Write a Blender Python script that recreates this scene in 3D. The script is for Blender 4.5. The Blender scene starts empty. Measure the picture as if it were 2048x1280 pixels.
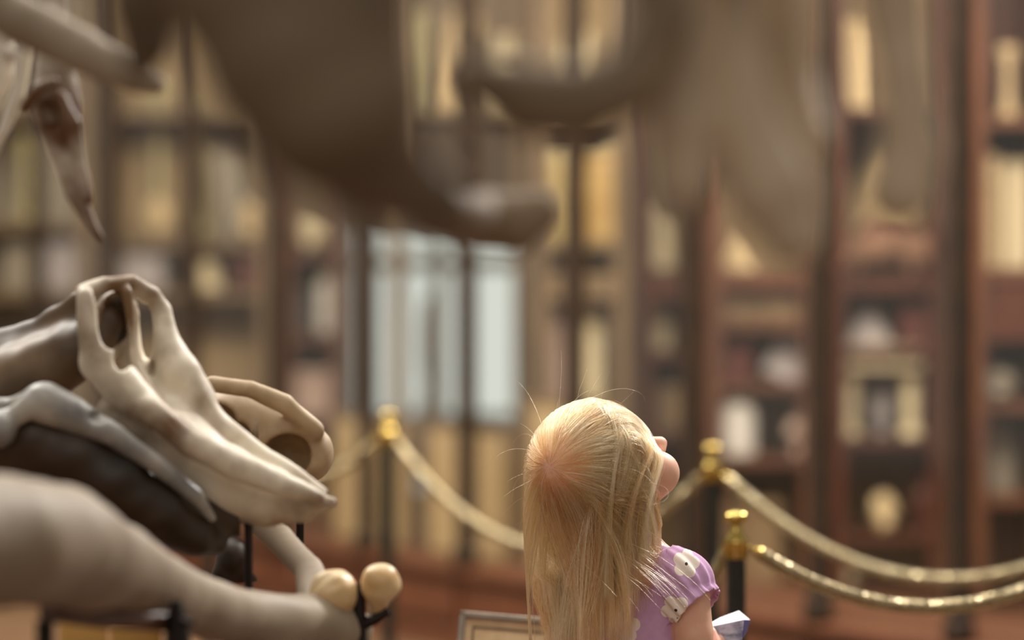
import bpy, math, random
import numpy as np
from mathutils import Vector, Matrix

random.seed(7)
rng = np.random.default_rng(11)
S = bpy.context.scene
COL = S.collection

# ------------------------------------------------------------------ camera, world, light, exposure
FPX, HOR, CX, H = 7680.0, 354.0, 1024.0, 1.44       # focal length in pixels, horizon row, centre column, eye height
cam_d = bpy.data.cameras.new('camera')
cam = bpy.data.objects.new('camera', cam_d); COL.objects.link(cam)
cam.location = (0, 0, H); cam.rotation_euler = (math.pi / 2, 0, 0)
cam_d.sensor_width = 36.0; cam_d.lens = 135.0
cam_d.shift_y = -(640.0 - HOR) / 2048.0
cam_d.clip_start = 0.05; cam_d.clip_end = 100
cam_d.dof.use_dof = True; cam_d.dof.focus_distance = 5.37; cam_d.dof.aperture_fstop = 2.0
cam_d.dof.aperture_blades = 0
S.camera = cam

S.view_settings.view_transform = 'Standard'; S.view_settings.look = 'None'
S.view_settings.gamma = 1.0; S.view_settings.use_curve_mapping = False
S.view_settings.exposure = 0.0

W = bpy.data.worlds.new('world'); S.world = W; W.use_nodes = True
bg = W.node_tree.nodes['Background']
bg.inputs[0].default_value = (1.0, 0.90, 0.78, 1); bg.inputs[1].default_value = 0.38

def area(name, loc, target, size, power, col):
    l = bpy.data.lights.new(name, 'AREA'); l.shape = 'RECTANGLE'; l.size, l.size_y = size
    l.energy = power; l.color = col
    o = bpy.data.objects.new(name, l); COL.objects.link(o); o.location = loc
    o.rotation_euler = (Vector(target) - Vector(loc)).to_track_quat('-Z', 'Y').to_euler()
    return o
area('skylight_hall', (0.0, 7.5, 6.2), (0.0, 7.0, 0.0), (5.0, 6.0), 430, (1.0, 0.95, 0.88))
area('skylight_window_right', (2.6, 8.3, 3.9), (0.1, 5.3, 1.0), (0.55, 0.55), 150, (1.0, 0.97, 0.93))
area('fill_hair_left', (-2.3, 7.6, 4.0), (0.0, 5.4, 1.0), (1.0, 1.0), 120, (1.0, 0.96, 0.88))  # unseen lamp added behind left to brighten the hair
area('fill_rear', (-0.5, -1.5, 5.0), (0.0, 3.0, 1.2), (4.0, 3.0), 70, (1.0, 0.93, 0.84))  # added fill above the camera, lifts the bones close to the lens
area('highlight_lamp', (2.0, 7.4, 3.5), (0.1, 5.6, 1.0), (0.13, 0.13), 55, (1.0, 0.95, 0.86))  # small unseen lamp added for crisp glints on the brass and ropes
area('fill_cases', (-0.6, 9.4, 3.6), (0.3, 14.0, 1.0), (6.0, 1.2), 520, (1.0, 0.90, 0.76))  # unseen fill added to brighten the cabinets behind the case

# ------------------------------------------------------------------ helpers
def P(x, y, d):
    """the point at depth d seen at pixel (x, y) of the 2048x1280 frame"""
    return np.array([(x - CX) / FPX * d, d, H - (y - HOR) / FPX * d])

def rgb(r, g, b):
    f = lambda c: (c / 255 / 12.92) if c / 255 <= 0.04045 else ((c / 255 + 0.055) / 1.055) ** 2.4
    return (f(r), f(g), f(b), 1.0)

def mat(name, c1, rough=0.6, metal=0.0, c2=None, scale=12.0, lo=0.35, hi=0.65, stretch=(1, 1, 1), bump=0.0, spec=0.5, sss=0.0, detail=5.0):
    m = bpy.data.materials.new(name); m.use_nodes = True
    nt = m.node_tree; b = nt.nodes['Principled BSDF']
    b.inputs['Base Color'].default_value = c1; b.inputs['Roughness'].default_value = rough
    b.inputs['Metallic'].default_value = metal; b.inputs['Specular IOR Level'].default_value = spec
    if sss:
        b.inputs['Subsurface Weight'].default_value = sss
        b.inputs['Subsurface Radius'].default_value = (1.0, 0.35, 0.2); b.inputs['Subsurface Scale'].default_value = 0.006
    if c2 is not None or bump:
        tc = nt.nodes.new('ShaderNodeTexCoord'); mp = nt.nodes.new('ShaderNodeMapping')
        mp.inputs['Scale'].default_value = stretch
        n = nt.nodes.new('ShaderNodeTexNoise'); n.inputs['Scale'].default_value = scale; n.inputs['Detail'].default_value = detail
        nt.links.new(tc.outputs['Object'], mp.inputs['Vector']); nt.links.new(mp.outputs['Vector'], n.inputs['Vector'])
        if c2 is not None:
            r = nt.nodes.new('ShaderNodeValToRGB')
            r.color_ramp.elements[0].position = lo; r.color_ramp.elements[0].color = c2
            r.color_ramp.elements[1].position = hi; r.color_ramp.elements[1].color = c1
            nt.links.new(n.outputs['Fac'], r.inputs['Fac']); nt.links.new(r.outputs['Color'], b.inputs['Base Color'])
        if bump:
            bp_ = nt.nodes.new('ShaderNodeBump'); bp_.inputs['Strength'].default_value = bump; bp_.inputs['Distance'].default_value = 0.004
            nt.links.new(n.outputs['Fac'], bp_.inputs['Height']); nt.links.new(bp_.outputs['Normal'], b.inputs['Normal'])
    return m

def empty(name, base, label=None, cat=None, group=None, kind=None):
    o = bpy.data.objects.new(name, None); o.empty_display_size = 0.05; COL.objects.link(o)
    o.location = base; tag(o, label, cat, group, kind); return o

def tag(o, label=None, cat=None, group=None, kind=None):
    if label: o['label'] = label
    if cat: o['category'] = cat
    if group: o['group'] = group
    if kind: o['kind'] = kind
    return o

class MB:
    """collects simple shapes (world coordinates) and links them as one mesh object"""
    def __init__(s): s.v = []; s.f = []
    def add(s, v, f):
        n = len(s.v); s.v += [tuple(map(float, p)) for p in v]; s.f += [tuple(i + n for i in q) for q in f]; return s
    def box(s, c, size, R=None, bev=0.0):
        hx, hy, hz = [q / 2 for q in size]; c = np.array(c, float)
        b = min(bev, hx * .9, hy * .9, hz * .9)
        if b <= 0:
            v = [(x, y, z) for x in (-hx, hx) for y in (-hy, hy) for z in (-hz, hz)]
            f = [(0, 1, 3, 2), (4, 6, 7, 5), (0, 4, 5, 1), (2, 3, 7, 6), (0, 2, 6, 4), (1, 5, 7, 3)]
        else:
            v = []; f = []; idx = {}
            for sx in (-1, 1):
                for sy in (-1, 1):
                    for sz in (-1, 1):
                        for a in range(3):
                            q = [sx * (hx - b), sy * (hy - b), sz * (hz - b)]
                            q[a] = (sx * hx, sy * hy, sz * hz)[a]
                            idx[(sx, sy, sz, a)] = len(v); v.append(tuple(q))
            for a in range(3):
                o1, o2 = [k for k in range(3) if k != a]
                for s_ in (-1, 1):
                    q = []
                    for t1, t2 in ((-1, -1), (1, -1), (1, 1), (-1, 1)):
                        k = [0, 0, 0]; k[a] = s_; k[o1] = t1; k[o2] = t2; q.append(idx[(*k, a)])
                    f.append(tuple(q))
                for t1 in (-1, 1):
                    for t2 in (-1, 1):
                        k0 = [0, 0, 0]; k1 = [0, 0, 0]; k0[a] = -1; k1[a] = 1
                        for k in (k0, k1): k[o1] = t1; k[o2] = t2
                        f.append((idx[(*k0, o1)], idx[(*k1, o1)], idx[(*k1, o2)], idx[(*k0, o2)]))
            for sx in (-1, 1):
                for sy in (-1, 1):
                    for sz in (-1, 1):
                        f.append(tuple(idx[(sx, sy, sz, a)] for a in range(3)))
        v = np.array(v)
        if R is not None: v = v @ np.array(R).T
        return s.add(v + c, f)
    def lathe(s, c, prof, n=24, R=None, sq=(1, 1)):
        v = []; f = []; m = len(prof)
        for r, z in prof:
            for k in range(n):
                a = 2 * math.pi * k / n; v.append((r * math.cos(a) * sq[0], r * math.sin(a) * sq[1], z))
        for j in range(m - 1):
            for k in range(n):
                f.append((j * n + k, j * n + (k + 1) % n, (j + 1) * n + (k + 1) % n, (j + 1) * n + k))
        f.append(tuple(range(n))[::-1]); f.append(tuple((m - 1) * n + k for k in range(n)))
        v = np.array(v)
        if R is not None: v = v @ np.array(R).T
        return s.add(v + np.array(c), f)
    def tube(s, pts, rad, n=10):
        pts = [np.array(p, float) for p in pts]; m = len(pts)
        rad = [rad] * m if np.isscalar(rad) else rad
        v = []; f = []; up = None
        for i in range(m):
            t = pts[min(i + 1, m - 1)] - pts[max(i - 1, 0)]; t /= np.linalg.norm(t) + 1e-12
            if up is None:
                up = np.cross(t, (0, 0, 1.0)) if abs(t[2]) < 0.9 else np.cross(t, (1.0, 0, 0))
            up = up - t * up.dot(t); up /= np.linalg.norm(up) + 1e-12
            w = np.cross(t, up)
            for k in range(n):
                a = 2 * math.pi * k / n; v.append(pts[i] + rad[i] * (math.cos(a) * up + math.sin(a) * w))
        for i in range(m - 1):
            for k in range(n):
                f.append((i * n + k, i * n + (k + 1) % n, (i + 1) * n + (k + 1) % n, (i + 1) * n + k))
        f.append(tuple(range(n))[::-1]); f.append(tuple((m - 1) * n + k for k in range(n)))
        return s.add(v, f)
    def build(s, name, m, parent=None, smooth=True, base=(0, 0, 0)):
        return link_mesh(name, np.array(s.v), s.f, m, parent, smooth, base)

def world_base(o):
    b = np.zeros(3)
    while o is not None: b = b + np.array(o.location); o = o.parent
    return b

def link_mesh(name, v, f, m, parent=None, smooth=True, base=(0, 0, 0), ang=40):
    b = world_base(parent) + np.array(base, float)
    me = bpy.data.meshes.new(name)
    me.from_pydata((np.array(v) - b).tolist(), [], f); me.update()
    import bmesh
    bm = bmesh.new(); bm.from_mesh(me); bmesh.ops.recalc_face_normals(bm, faces=bm.faces)
    if smooth:
        th = math.radians(ang)
        for q in bm.faces: q.smooth = True
        for e in bm.edges:
            if len(e.link_faces) == 2 and e.calc_face_angle(0) > th: e.smooth = False
    bm.to_mesh(me); bm.free()
    me.materials.append(m)
    o = bpy.data.objects.new(name, me); COL.objects.link(o)
    o.location = base
    if parent is not None: o.parent = parent
    return o

# ---- signed distance volumes: bodies and bones grown as one continuous surface
class SDF:
    def __init__(s, lo, hi, h):
        s.lo = np.array(lo, float); s.h = h
        s.n = np.ceil((np.array(hi) - s.lo) / h).astype(int) + 1
        s.F = np.full(s.n, 0.05, np.float32)
    def _box(s, lo, hi):
        a = np.clip(np.floor((lo - s.lo) / s.h).astype(int), 0, s.n); b = np.clip(np.ceil((hi - s.lo) / s.h).astype(int) + 1, 0, s.n)
        if (b - a).min() <= 0: return None, None
        ax = [s.lo[i] + s.h * np.arange(a[i], b[i]) for i in range(3)]
        X = np.stack(np.meshgrid(*ax, indexing='ij'), -1)
        return tuple(slice(a[i], b[i]) for i in range(3)), X
    def _mix(s, sl, d, k, op):
        A = s.F[sl]
        if op == '+':
            if k <= 0: R = np.minimum(A, d)
            else:
                h = np.clip(0.5 + 0.5 * (A - d) / k, 0, 1); R = A * (1 - h) + d * h - k * h * (1 - h)
        else:
            d = -d
            if k <= 0: R = np.maximum(A, d)
            else:
                h = np.clip(0.5 - 0.5 * (A - d) / k, 0, 1); R = A * (1 - h) + d * h + k * h * (1 - h)
        s.F[sl] = R
    def cap(s, a, b, ra, rb, k=0.0, op='+', pad=0.03):
        a = np.array(a, float); b = np.array(b, float); R = max(ra, rb) + pad + k
        sl, X = s._box(np.minimum(a, b) - R, np.maximum(a, b) + R)
        if sl is None: return s
        ba = b - a; t = np.clip(((X - a) @ ba) / max(ba @ ba, 1e-9), 0, 1)
        d = np.linalg.norm(X - a - t[..., None] * ba, axis=-1) - (ra + (rb - ra) * t)
        s._mix(sl, d, k, op); return s
    def chain(s, pts, k=0.01, op='+', pad=0.03):
        A = np.array([p for p, r in pts]); R = max(r for p, r in pts) + pad + k
        sl, X = s._box(A.min(0) - R, A.max(0) + R)
        if sl is None: return s
        D = None
        for (a, ra), (b, rb_) in zip(pts[:-1], pts[1:]):
            a = np.array(a, float); ba = np.array(b, float) - a
            t = np.clip(((X - a) @ ba) / max(ba @ ba, 1e-9), 0, 1)
            d = np.linalg.norm(X - a - t[..., None] * ba, axis=-1) - (ra + (rb_ - ra) * t)
            if D is None: D = d
            else:
                kk = 0.25 * min(ra, rb_) + 1e-5
                h = np.clip(0.5 + 0.5 * (D - d) / kk, 0, 1); D = D * (1 - h) + d * h - kk * h * (1 - h) * 0.6
        s._mix(sl, D, k, op); return s
    def ell(s, c, rad, axes=None, k=0.0, op='+', pad=0.03):
        c = np.array(c, float); rad = np.array(rad, float); R = rad.max() + pad + k
        sl, X = s._box(c - R, c + R)
        if sl is None: return s
        Y = X - c
        if axes is not None: Y = Y @ np.array(axes).T
        k0 = np.linalg.norm(Y / rad, axis=-1); k1 = np.linalg.norm(Y / rad ** 2, axis=-1)
        d = np.where(k0 < 0.02, -rad.min(), k0 * (k0 - 1) / np.maximum(k1, 1e-6))
        s._mix(sl, d, k, op); return s
    def cut(s, p, n, k=0.0):
        """remove everything on the side the normal points to"""
        n = np.array(n, float); n /= np.linalg.norm(n)
        sl, X = s._box(s.lo - 1, s.lo + s.h * s.n + 1)
        d = -((X - np.array(p)) @ n)
        s._mix(sl, d, k, '-'); return s
    def sample(s, p):
        q = np.clip((p - s.lo) / s.h, 0, s.n - 1.001); i = q.astype(int); t = q - i
        r = 0
        for dx in (0, 1):
            for dy in (0, 1):
                for dz in (0, 1):
                    w = (t[:, 0] if dx else 1 - t[:, 0]) * (t[:, 1] if dy else 1 - t[:, 1]) * (t[:, 2] if dz else 1 - t[:, 2])
                    r = r + w * s.F[i[:, 0] + dx, i[:, 1] + dy, i[:, 2] + dz]
        return r
    def grad(s, p):
        e = s.h; g = np.stack([s.sample(p + e * a) - s.sample(p - e * a) for a in np.eye(3)], -1)
        return g / (np.linalg.norm(g, axis=-1, keepdims=True) + 1e-9)
    def mesh(s):
        F = s.F; neg = F < 0; n = np.array(F.shape) - 1
        cnt = np.zeros(n, np.int8)
        cor = [(a, b, c) for a in (0, 1) for b in (0, 1) for c in (0, 1)]
        sub = lambda A, o: A[o[0]:o[0] + n[0], o[1]:o[1] + n[1], o[2]:o[2] + n[2]]
        for o in cor: cnt += sub(neg, o)
        act = (cnt > 0) & (cnt < 8); I = np.argwhere(act)
        vid = np.full(n, -1, np.int64); vid[act] = np.arange(len(I))
        acc = np.zeros((len(I), 3)); num = np.zeros(len(I))
        vals = {o: F[I[:, 0] + o[0], I[:, 1] + o[1], I[:, 2] + o[2]].astype(float) for o in cor}
        for o in cor:
            for a in range(3):
                if o[a] == 0:
                    o2 = list(o); o2[a] = 1; o2 = tuple(o2)
                    A, B = vals[o], vals[o2]; m = (A < 0) != (B < 0)
                    t = np.where(m, A / np.where(m, A - B, 1), 0)
                    pt = np.tile(np.array(o, float), (len(I), 1)); pt[:, a] += t
                    acc[m] += pt[m]; num[m] += 1
        V = s.lo + s.h * (I + acc / np.maximum(num, 1)[:, None])
        Q = []
        for a in range(3):
            b, c = (a + 1) % 3, (a + 2) % 3
            sl0 = [slice(None)] * 3; sl1 = [slice(None)] * 3
            sl0[a] = slice(0, -1); sl1[a] = slice(1, None)
            E = np.argwhere(neg[tuple(sl0)] != neg[tuple(sl1)])
            E = E[(E[:, b] > 0) & (E[:, c] > 0) & (E[:, b] < n[b]) & (E[:, c] < n[c])]
            q = []
            for db, dc in ((1, 1), (0, 1), (0, 0), (1, 0)):
                G = E.copy(); G[:, b] -= db; G[:, c] -= dc; q.append(vid[G[:, 0], G[:, 1], G[:, 2]])
            Q.append(np.stack(q, -1))
        Q = np.concatenate(Q); Q = Q[(Q >= 0).all(1)]
        return V, Q
    def build(s, name, m, parent=None, it=2, base=(0, 0, 0), disp=None):
        V, Q = s.mesh()
        for _ in range(it):                                      # light smoothing
            A = np.zeros_like(V); N = np.zeros(len(V))
            for a, b in ((0, 1), (1, 2), (2, 3), (3, 0)):
                np.add.at(A, Q[:, a], V[Q[:, b]]); np.add.at(A, Q[:, b], V[Q[:, a]])
                np.add.at(N, Q[:, a], 1); np.add.at(N, Q[:, b], 1)
            V = 0.5 * V + 0.5 * A / np.maximum(N, 1)[:, None]
        if disp is not None: V = V + disp(V)
        return link_mesh(name, V, Q.tolist(), m, parent, True, base, 80)

# ------------------------------------------------------------------ materials
M = {}
M['mahogany'] = mat('mahogany', rgb(102, 60, 37), 0.45, 0, rgb(76, 42, 25), 6, stretch=(6, 6, 0.6))
M['mahogany_dark'] = mat('mahogany_dark', rgb(84, 40, 22), 0.4, 0, rgb(56, 26, 14), 6, stretch=(6, 6, 0.6))
M['walnut'] = mat('walnut', rgb(130, 105, 76), 0.5, 0, rgb(102, 80, 55), 5, stretch=(6, 6, 0.6))
M['bronze'] = mat('dark_bronze', rgb(48, 33, 20), 0.5, 0.2, rgb(34, 23, 14), 20)
M['panel_tan'] = mat('tan_panelling', rgb(166, 139, 100), 0.6, 0, rgb(134, 109, 76), 5, stretch=(6, 6, 0.6))
M['floor'] = mat('floor_tile', rgb(120, 92, 66), 0.5, 0, rgb(96, 70, 48), 3)
M['wall'] = mat('wall_paint', rgb(120, 98, 76), 0.9, 0, rgb(104, 84, 64), 2)
M['tan_board'] = mat('tan_linen', rgb(190, 164, 124), 0.9, 0, rgb(172, 146, 108), 40)
M['cream'] = mat('cream_card', rgb(226, 208, 172), 0.8, 0, rgb(206, 186, 150), 30)
M['cream_warm'] = mat('warm_cream_card', rgb(218, 192, 150), 0.8, 0, rgb(196, 168, 126), 30)
M['white'] = mat('white_plaster', rgb(222, 214, 206), 0.7, 0, rgb(200, 192, 184), 20)
M['lilac'] = mat('lilac_grey', rgb(176, 166, 166), 0.8, 0, rgb(156, 146, 146), 20)
M['grey'] = mat('grey_card', rgb(154, 142, 126), 0.8, 0, rgb(132, 122, 108), 20)
M['olive'] = mat('olive_bone', rgb(190, 178, 136), 0.7, 0, rgb(160, 146, 108), 14)
M['amber'] = mat('amber_spirit', rgb(196, 164, 108), 0.25, 0, rgb(172, 138, 84), 10)
M['straw'] = mat('straw_spirit', rgb(218, 196, 138), 0.25, 0, rgb(196, 170, 112), 10)
M['lid'] = mat('jar_lid', rgb(190, 176, 140), 0.3)
M['oxblood'] = mat('oxblood', rgb(92, 36, 22), 0.6, 0, rgb(70, 26, 16), 12)
M['fur'] = mat('fox_fur', rgb(142, 104, 80), 0.95, 0, rgb(98, 70, 54), 30)
M['dark'] = mat('dark_slate', rgb(66, 54, 50), 0.6, 0, rgb(50, 42, 40), 20)
M['pinkish'] = mat('pink_plaster', rgb(188, 160, 146), 0.8, 0, rgb(170, 142, 128), 20)
M['iron'] = mat('black_iron', rgb(40, 30, 24), 0.5, 0.6, rgb(28, 20, 16), 40)
M['brass'] = mat('polished_brass', rgb(206, 180, 108), 0.18, 1.0, rgb(164, 138, 72), 60)
M['pole'] = mat('dark_green_pole', rgb(40, 40, 32), 0.35, 0.2, rgb(30, 30, 24), 30)
M['rope'] = mat('gold_rope', rgb(176, 162, 128), 0.24, 0.75, rgb(132, 118, 88), 220)
M['plinth'] = mat('plinth_wood', rgb(96, 62, 38), 0.5, 0, rgb(70, 44, 26), 8, stretch=(1, 8, 8))
M['yellow'] = mat('yellow_card', rgb(226, 180, 104), 0.8, 0, rgb(206, 160, 88), 12)
M['bone_skull'] = mat('weathered_bone', rgb(218, 206, 186), 0.5, 0, rgb(112, 82, 50), 8, 0.38, 0.58, bump=0.25)
M['bone_dark'] = mat('dark_shaded_bone', rgb(66, 47, 30), 0.5, 0, rgb(30, 20, 11), 8, 0.38, 0.7, bump=0.2)  # near-black brown: the shade under the jaw is put into this colour
M['bone_stain'] = mat('brown_stained_bone', rgb(116, 91, 62), 0.5, 0, rgb(70, 52, 34), 8, 0.36, 0.64, bump=0.2)
M['bone_blue'] = mat('blue_grey_bone', rgb(176, 170, 160), 0.42, 0, rgb(84, 84, 88), 10, 0.38, 0.66, bump=0.2)
M['bone_back'] = mat('tan_bone', rgb(190, 166, 132), 0.55, 0, rgb(120, 90, 58), 9, 0.35, 0.6, bump=0.2)
M['bone_pale'] = mat('pale_bone', rgb(160, 144, 123), 0.6, 0, rgb(132, 115, 95), 9, 0.3, 0.7)
M['tooth'] = mat('ivory', rgb(232, 208, 164), 0.4, 0, rgb(198, 158, 104), 28, 0.3, 0.7)
M['bone_mid'] = mat('mid_brown_bone', rgb(136, 116, 92), 0.7, 0, rgb(112, 94, 72), 14, 0.3, 0.7)
M['bone_brown'] = mat('brown_bone', rgb(108, 90, 69), 0.7, 0, rgb(86, 69, 50), 14, 0.3, 0.7)
M['bone_greybrown'] = mat('grey_brown_bone', rgb(198, 180, 156), 0.7, 0, rgb(170, 150, 126), 14, 0.3, 0.7)
M['bone_hang'] = mat('cream_and_rust_bone', rgb(216, 206, 190), 0.5, 0, rgb(96, 62, 32), 9, 0.40, 0.58, bump=0.2)

def glass_mat():
    m = bpy.data.materials.new('case_glass'); m.use_nodes = True; nt = m.node_tree
    for n in list(nt.nodes):
        if n.type != 'OUTPUT_MATERIAL': nt.nodes.remove(n)
    out = [n for n in nt.nodes if n.type == 'OUTPUT_MATERIAL'][0]
    t = nt.nodes.new('ShaderNodeBsdfTransparent'); g = nt.nodes.new('ShaderNodeBsdfGlossy'); mx = nt.nodes.new('ShaderNodeMixShader')
    t.inputs[0].default_value = (0.97, 0.97, 0.95, 1); g.inputs['Roughness'].default_value = 0.08
    mx.inputs[0].default_value = 0.07
    nt.links.new(t.outputs[0], mx.inputs[1]); nt.links.new(g.outputs[0], mx.inputs[2])
    nt.links.new(mx.outputs[0], out.inputs[0]); return m
M['glass'] = glass_mat()

def emit_mat(name, col, st):
    m = bpy.data.materials.new(name); m.use_nodes = True; b = m.node_tree.nodes['Principled BSDF']
    b.inputs['Base Color'].default_value = (0.02, 0.02, 0.02, 1)
    b.inputs['Emission Color'].default_value = col; b.inputs['Emission Strength'].default_value = st; return m
M['daylight'] = emit_mat('daylight_pane', (0.95, 1.0, 0.93, 1), 0.80)

# ------------------------------------------------------------------ the setting
tag(MB().box((0, 9, -0.05), (16, 24, 0.1)).build('floor', M['floor'], smooth=False), kind='structure')
tag(MB().box((0, 17.6, 2.0), (16, 0.2, 4.2)).build('wall_back', M['wall'], smooth=False), kind='structure')

# glazed door letting daylight into the hall, behind the cases
DD = 16.6
dr = empty('door_1', P(868, 354, DD) * (1, 1, 0), kind='structure')
xa, xb = P(700, 0, DD)[0], P(1052, 0, DD)[0]
zt = P(0, 440, DD)[2]; mid = (xa + xb) / 2
fr = MB()
for x in (xa, mid - 0.0, xb): fr.box((x, DD, zt / 2), (0.05, 0.07, zt), bev=0.004)
for z in (zt, P(0, 526, DD)[2], P(0, 840, DD)[2], 0.06): fr.box((mid, DD, z), (xb - xa + 0.05, 0.065, 0.055), bev=0.004)
fr.build('door_frame', M['grey'], dr, False)
for (a, b) in ((xa, mid), (mid, xb)):
    for (z0, z1) in ((0.06, P(0, 840, DD)[2]), (P(0, 840, DD)[2], P(0, 526, DD)[2]), (P(0, 526, DD)[2], zt)):
        MB().box(((a + b) / 2, DD + 0.01, (z0 + z1) / 2), (b - a - 0.06, 0.012, z1 - z0 - 0.06)).build('pane', M['daylight'], dr, False)

# ------------------------------------------------------------------ the long glazed case crossing the view
E0 = np.array([-0.455, 12.1]); ES = np.array([0.318, -0.475])
ang = math.atan2(ES[1], ES[0]); RZ = np.array(Matrix.Rotation(ang, 3, 'Z'))
nrm = np.array([-0.831, -0.556])
def cp(i, off=0.0): q = E0 + ES * i - nrm * off; return np.array([q[0], q[1], 0.0])
ci0, ci1 = -6, 8
case = empty('display_case', cp(1), 'long glass-fronted museum case with dark uprights on a red-brown wooden plinth', 'display case')
seg = np.linalg.norm(ES)
PZ = 0.26
m_ = MB(); c = cp((ci0 + ci1) / 2, 0.22)
m_.box(c + (0, 0, 0.11), (seg * (ci1 - ci0) + 0.1, 0.42, 0.22), RZ)
m_.box(c + (0, 0, 0.245), (seg * (ci1 - ci0) + 0.14, 0.50, 0.03), RZ, 0.006)
m_.box(c + (0, 0, 0.03), (seg * (ci1 - ci0) + 0.14, 0.46, 0.06), RZ, 0.006)
m_.build('plinth', M['mahogany'], case, False)
for i in range(ci0, ci1):
    MB().box(cp(i + 0.5, -0.002) + (0, 0, 0.145), (seg * 0.82, 0.02, 0.11), RZ, 0.006).build('plinth_panel', M['mahogany'], case, False)
    MB().box(cp(i + 0.5, 0.01) + (0, 0, PZ + 1.18), (seg - 0.045, 0.006, 2.36), RZ).build('glass_pane', M['glass'], case, False)
for i in range(ci0, ci1 + 1):
    u = MB().box(cp(i) + (0, 0, PZ + 1.2), (0.050, 0.05, 2.4), RZ, 0.006)
    u.box(cp(i, -0.005) + (0, 0, PZ + 0.03), (0.07, 0.06, 0.06), RZ, 0.008)
    u.build('upright', M['bronze'], case, False)
MB().box(cp((ci0 + ci1) / 2) + (0, 0, PZ + 2.43), (seg * (ci1 - ci0) + 0.1, 0.06, 0.07), RZ, 0.008).build('top_rail', M['bronze'], case, False)

# tan boards standing on the plinth just behind the panes
def facing_board(name, x0, x1, y0, i, mt, label, group=None):
    base = cp(i + 0.5, 0.20); t = empty(name, base + (0, 0, PZ), label, 'panel', group)
    d = base[1]; h = P(0, y0, d)[2] - PZ; w = seg * 0.80
    MB().box(base + (0, 0, PZ + h / 2), (w, 0.02, h), RZ, 0.004).build('board', mt, t, False)
    f = MB()
    for s_ in (-1, 1):
        f.box(base + RZ @ np.array([s_ * w / 2, -0.004, 0]) + (0, 0, PZ + h / 2), (0.02, 0.03, h), RZ, 0.003)
    f.box(base + (0, 0, PZ + h - 0.01), (w, 0.03, 0.02), RZ, 0.003)
    f.build('board_frame', M['walnut'], t, False)
facing_board('display_board', 770, 940, 850, 0, M['tan_board'], 'cream linen display board behind the glass, right of the left brass post')
facing_board('display_board', 960, 1060, 800, 1, M['tan_board'], 'taller cream display board behind the glass, next to the left edge of the hair')
facing_board('display_board', 590, 730, 830, -1, M['tan_board'], 'cream display board behind the glass, left of the left brass post')

# ------------------------------------------------------------------ cabinets behind the case, with their shelves and specimens
def cabinet(x0, x1, d, shelves, back, wood, label, ztop=2.35, dep=0.36, group=None, zb=0.0):
    xa, xb = P(x0, 0, d)[0] + .032, P(x1, 0, d)[0] - .032; xm = (xa + xb) / 2
    t = empty('cabinet', (xm, d + dep / 2, 0), label, 'cabinet', group)
    for x in (xa, xb):
        MB().box((x, d + dep / 2, ztop / 2), (0.05, dep, ztop), bev=0.005).build('side_post', M[wood], t, False)
    MB().box((xm, d + dep + 0.01, (zb + ztop) / 2), (xb - xa + 0.05, 0.02, ztop - zb)).build('back_panel', M[back], t, False)
    MB().box((xm, d + dep / 2, ztop + 0.03), (xb - xa + 0.055, dep + 0.04, 0.06), bev=0.01).build('cornice', M[wood], t, False)
    if zb == 0: MB().box((xm, d + dep / 2, 0.06), (xb - xa - 0.05, dep, 0.12)).build('kick_board', M[wood], t, False)
    zs = []
    for sh in shelves:
        y, th = sh if isinstance(sh, tuple) else (sh, 0.03)
        z = P(0, y, d + 0.15)[2]
        MB().box((xm, d + dep / 2, z - th / 2), (xb - xa - 0.05, dep - 0.01, th), bev=0.004).build('shelf', M[wood], t, False)
        zs.append(z)
    return zs

def lump(w, h, dep, seed, n=12):
    """an uneven rounded body standing on z = 0"""
    r_ = np.random.default_rng(seed); ph = r_.uniform(0, 6.28, 8)
    v = []; f = []; L = 10
    for j in range(L + 1):
        th = math.pi * j / L
        for k in range(n):
            a = 2 * math.pi * k / n
            q = 1 + 0.10 * math.sin(2 * a + ph[0]) + 0.07 * math.sin(3 * a + ph[1] + 2 * th) + 0.08 * math.sin(4 * th + ph[2] + a)
            v.append((w / 2 * q * math.sin(th) * math.cos(a), dep / 2 * q * math.sin(th) * math.sin(a), h / 2 - h / 2 * math.cos(th)))
    for j in range(L):
        for k in range(n): f.append((j * n + k, j * n + (k + 1) % n, (j + 1) * n + (k + 1) % n, (j + 1) * n + k))
    return v, f

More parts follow.
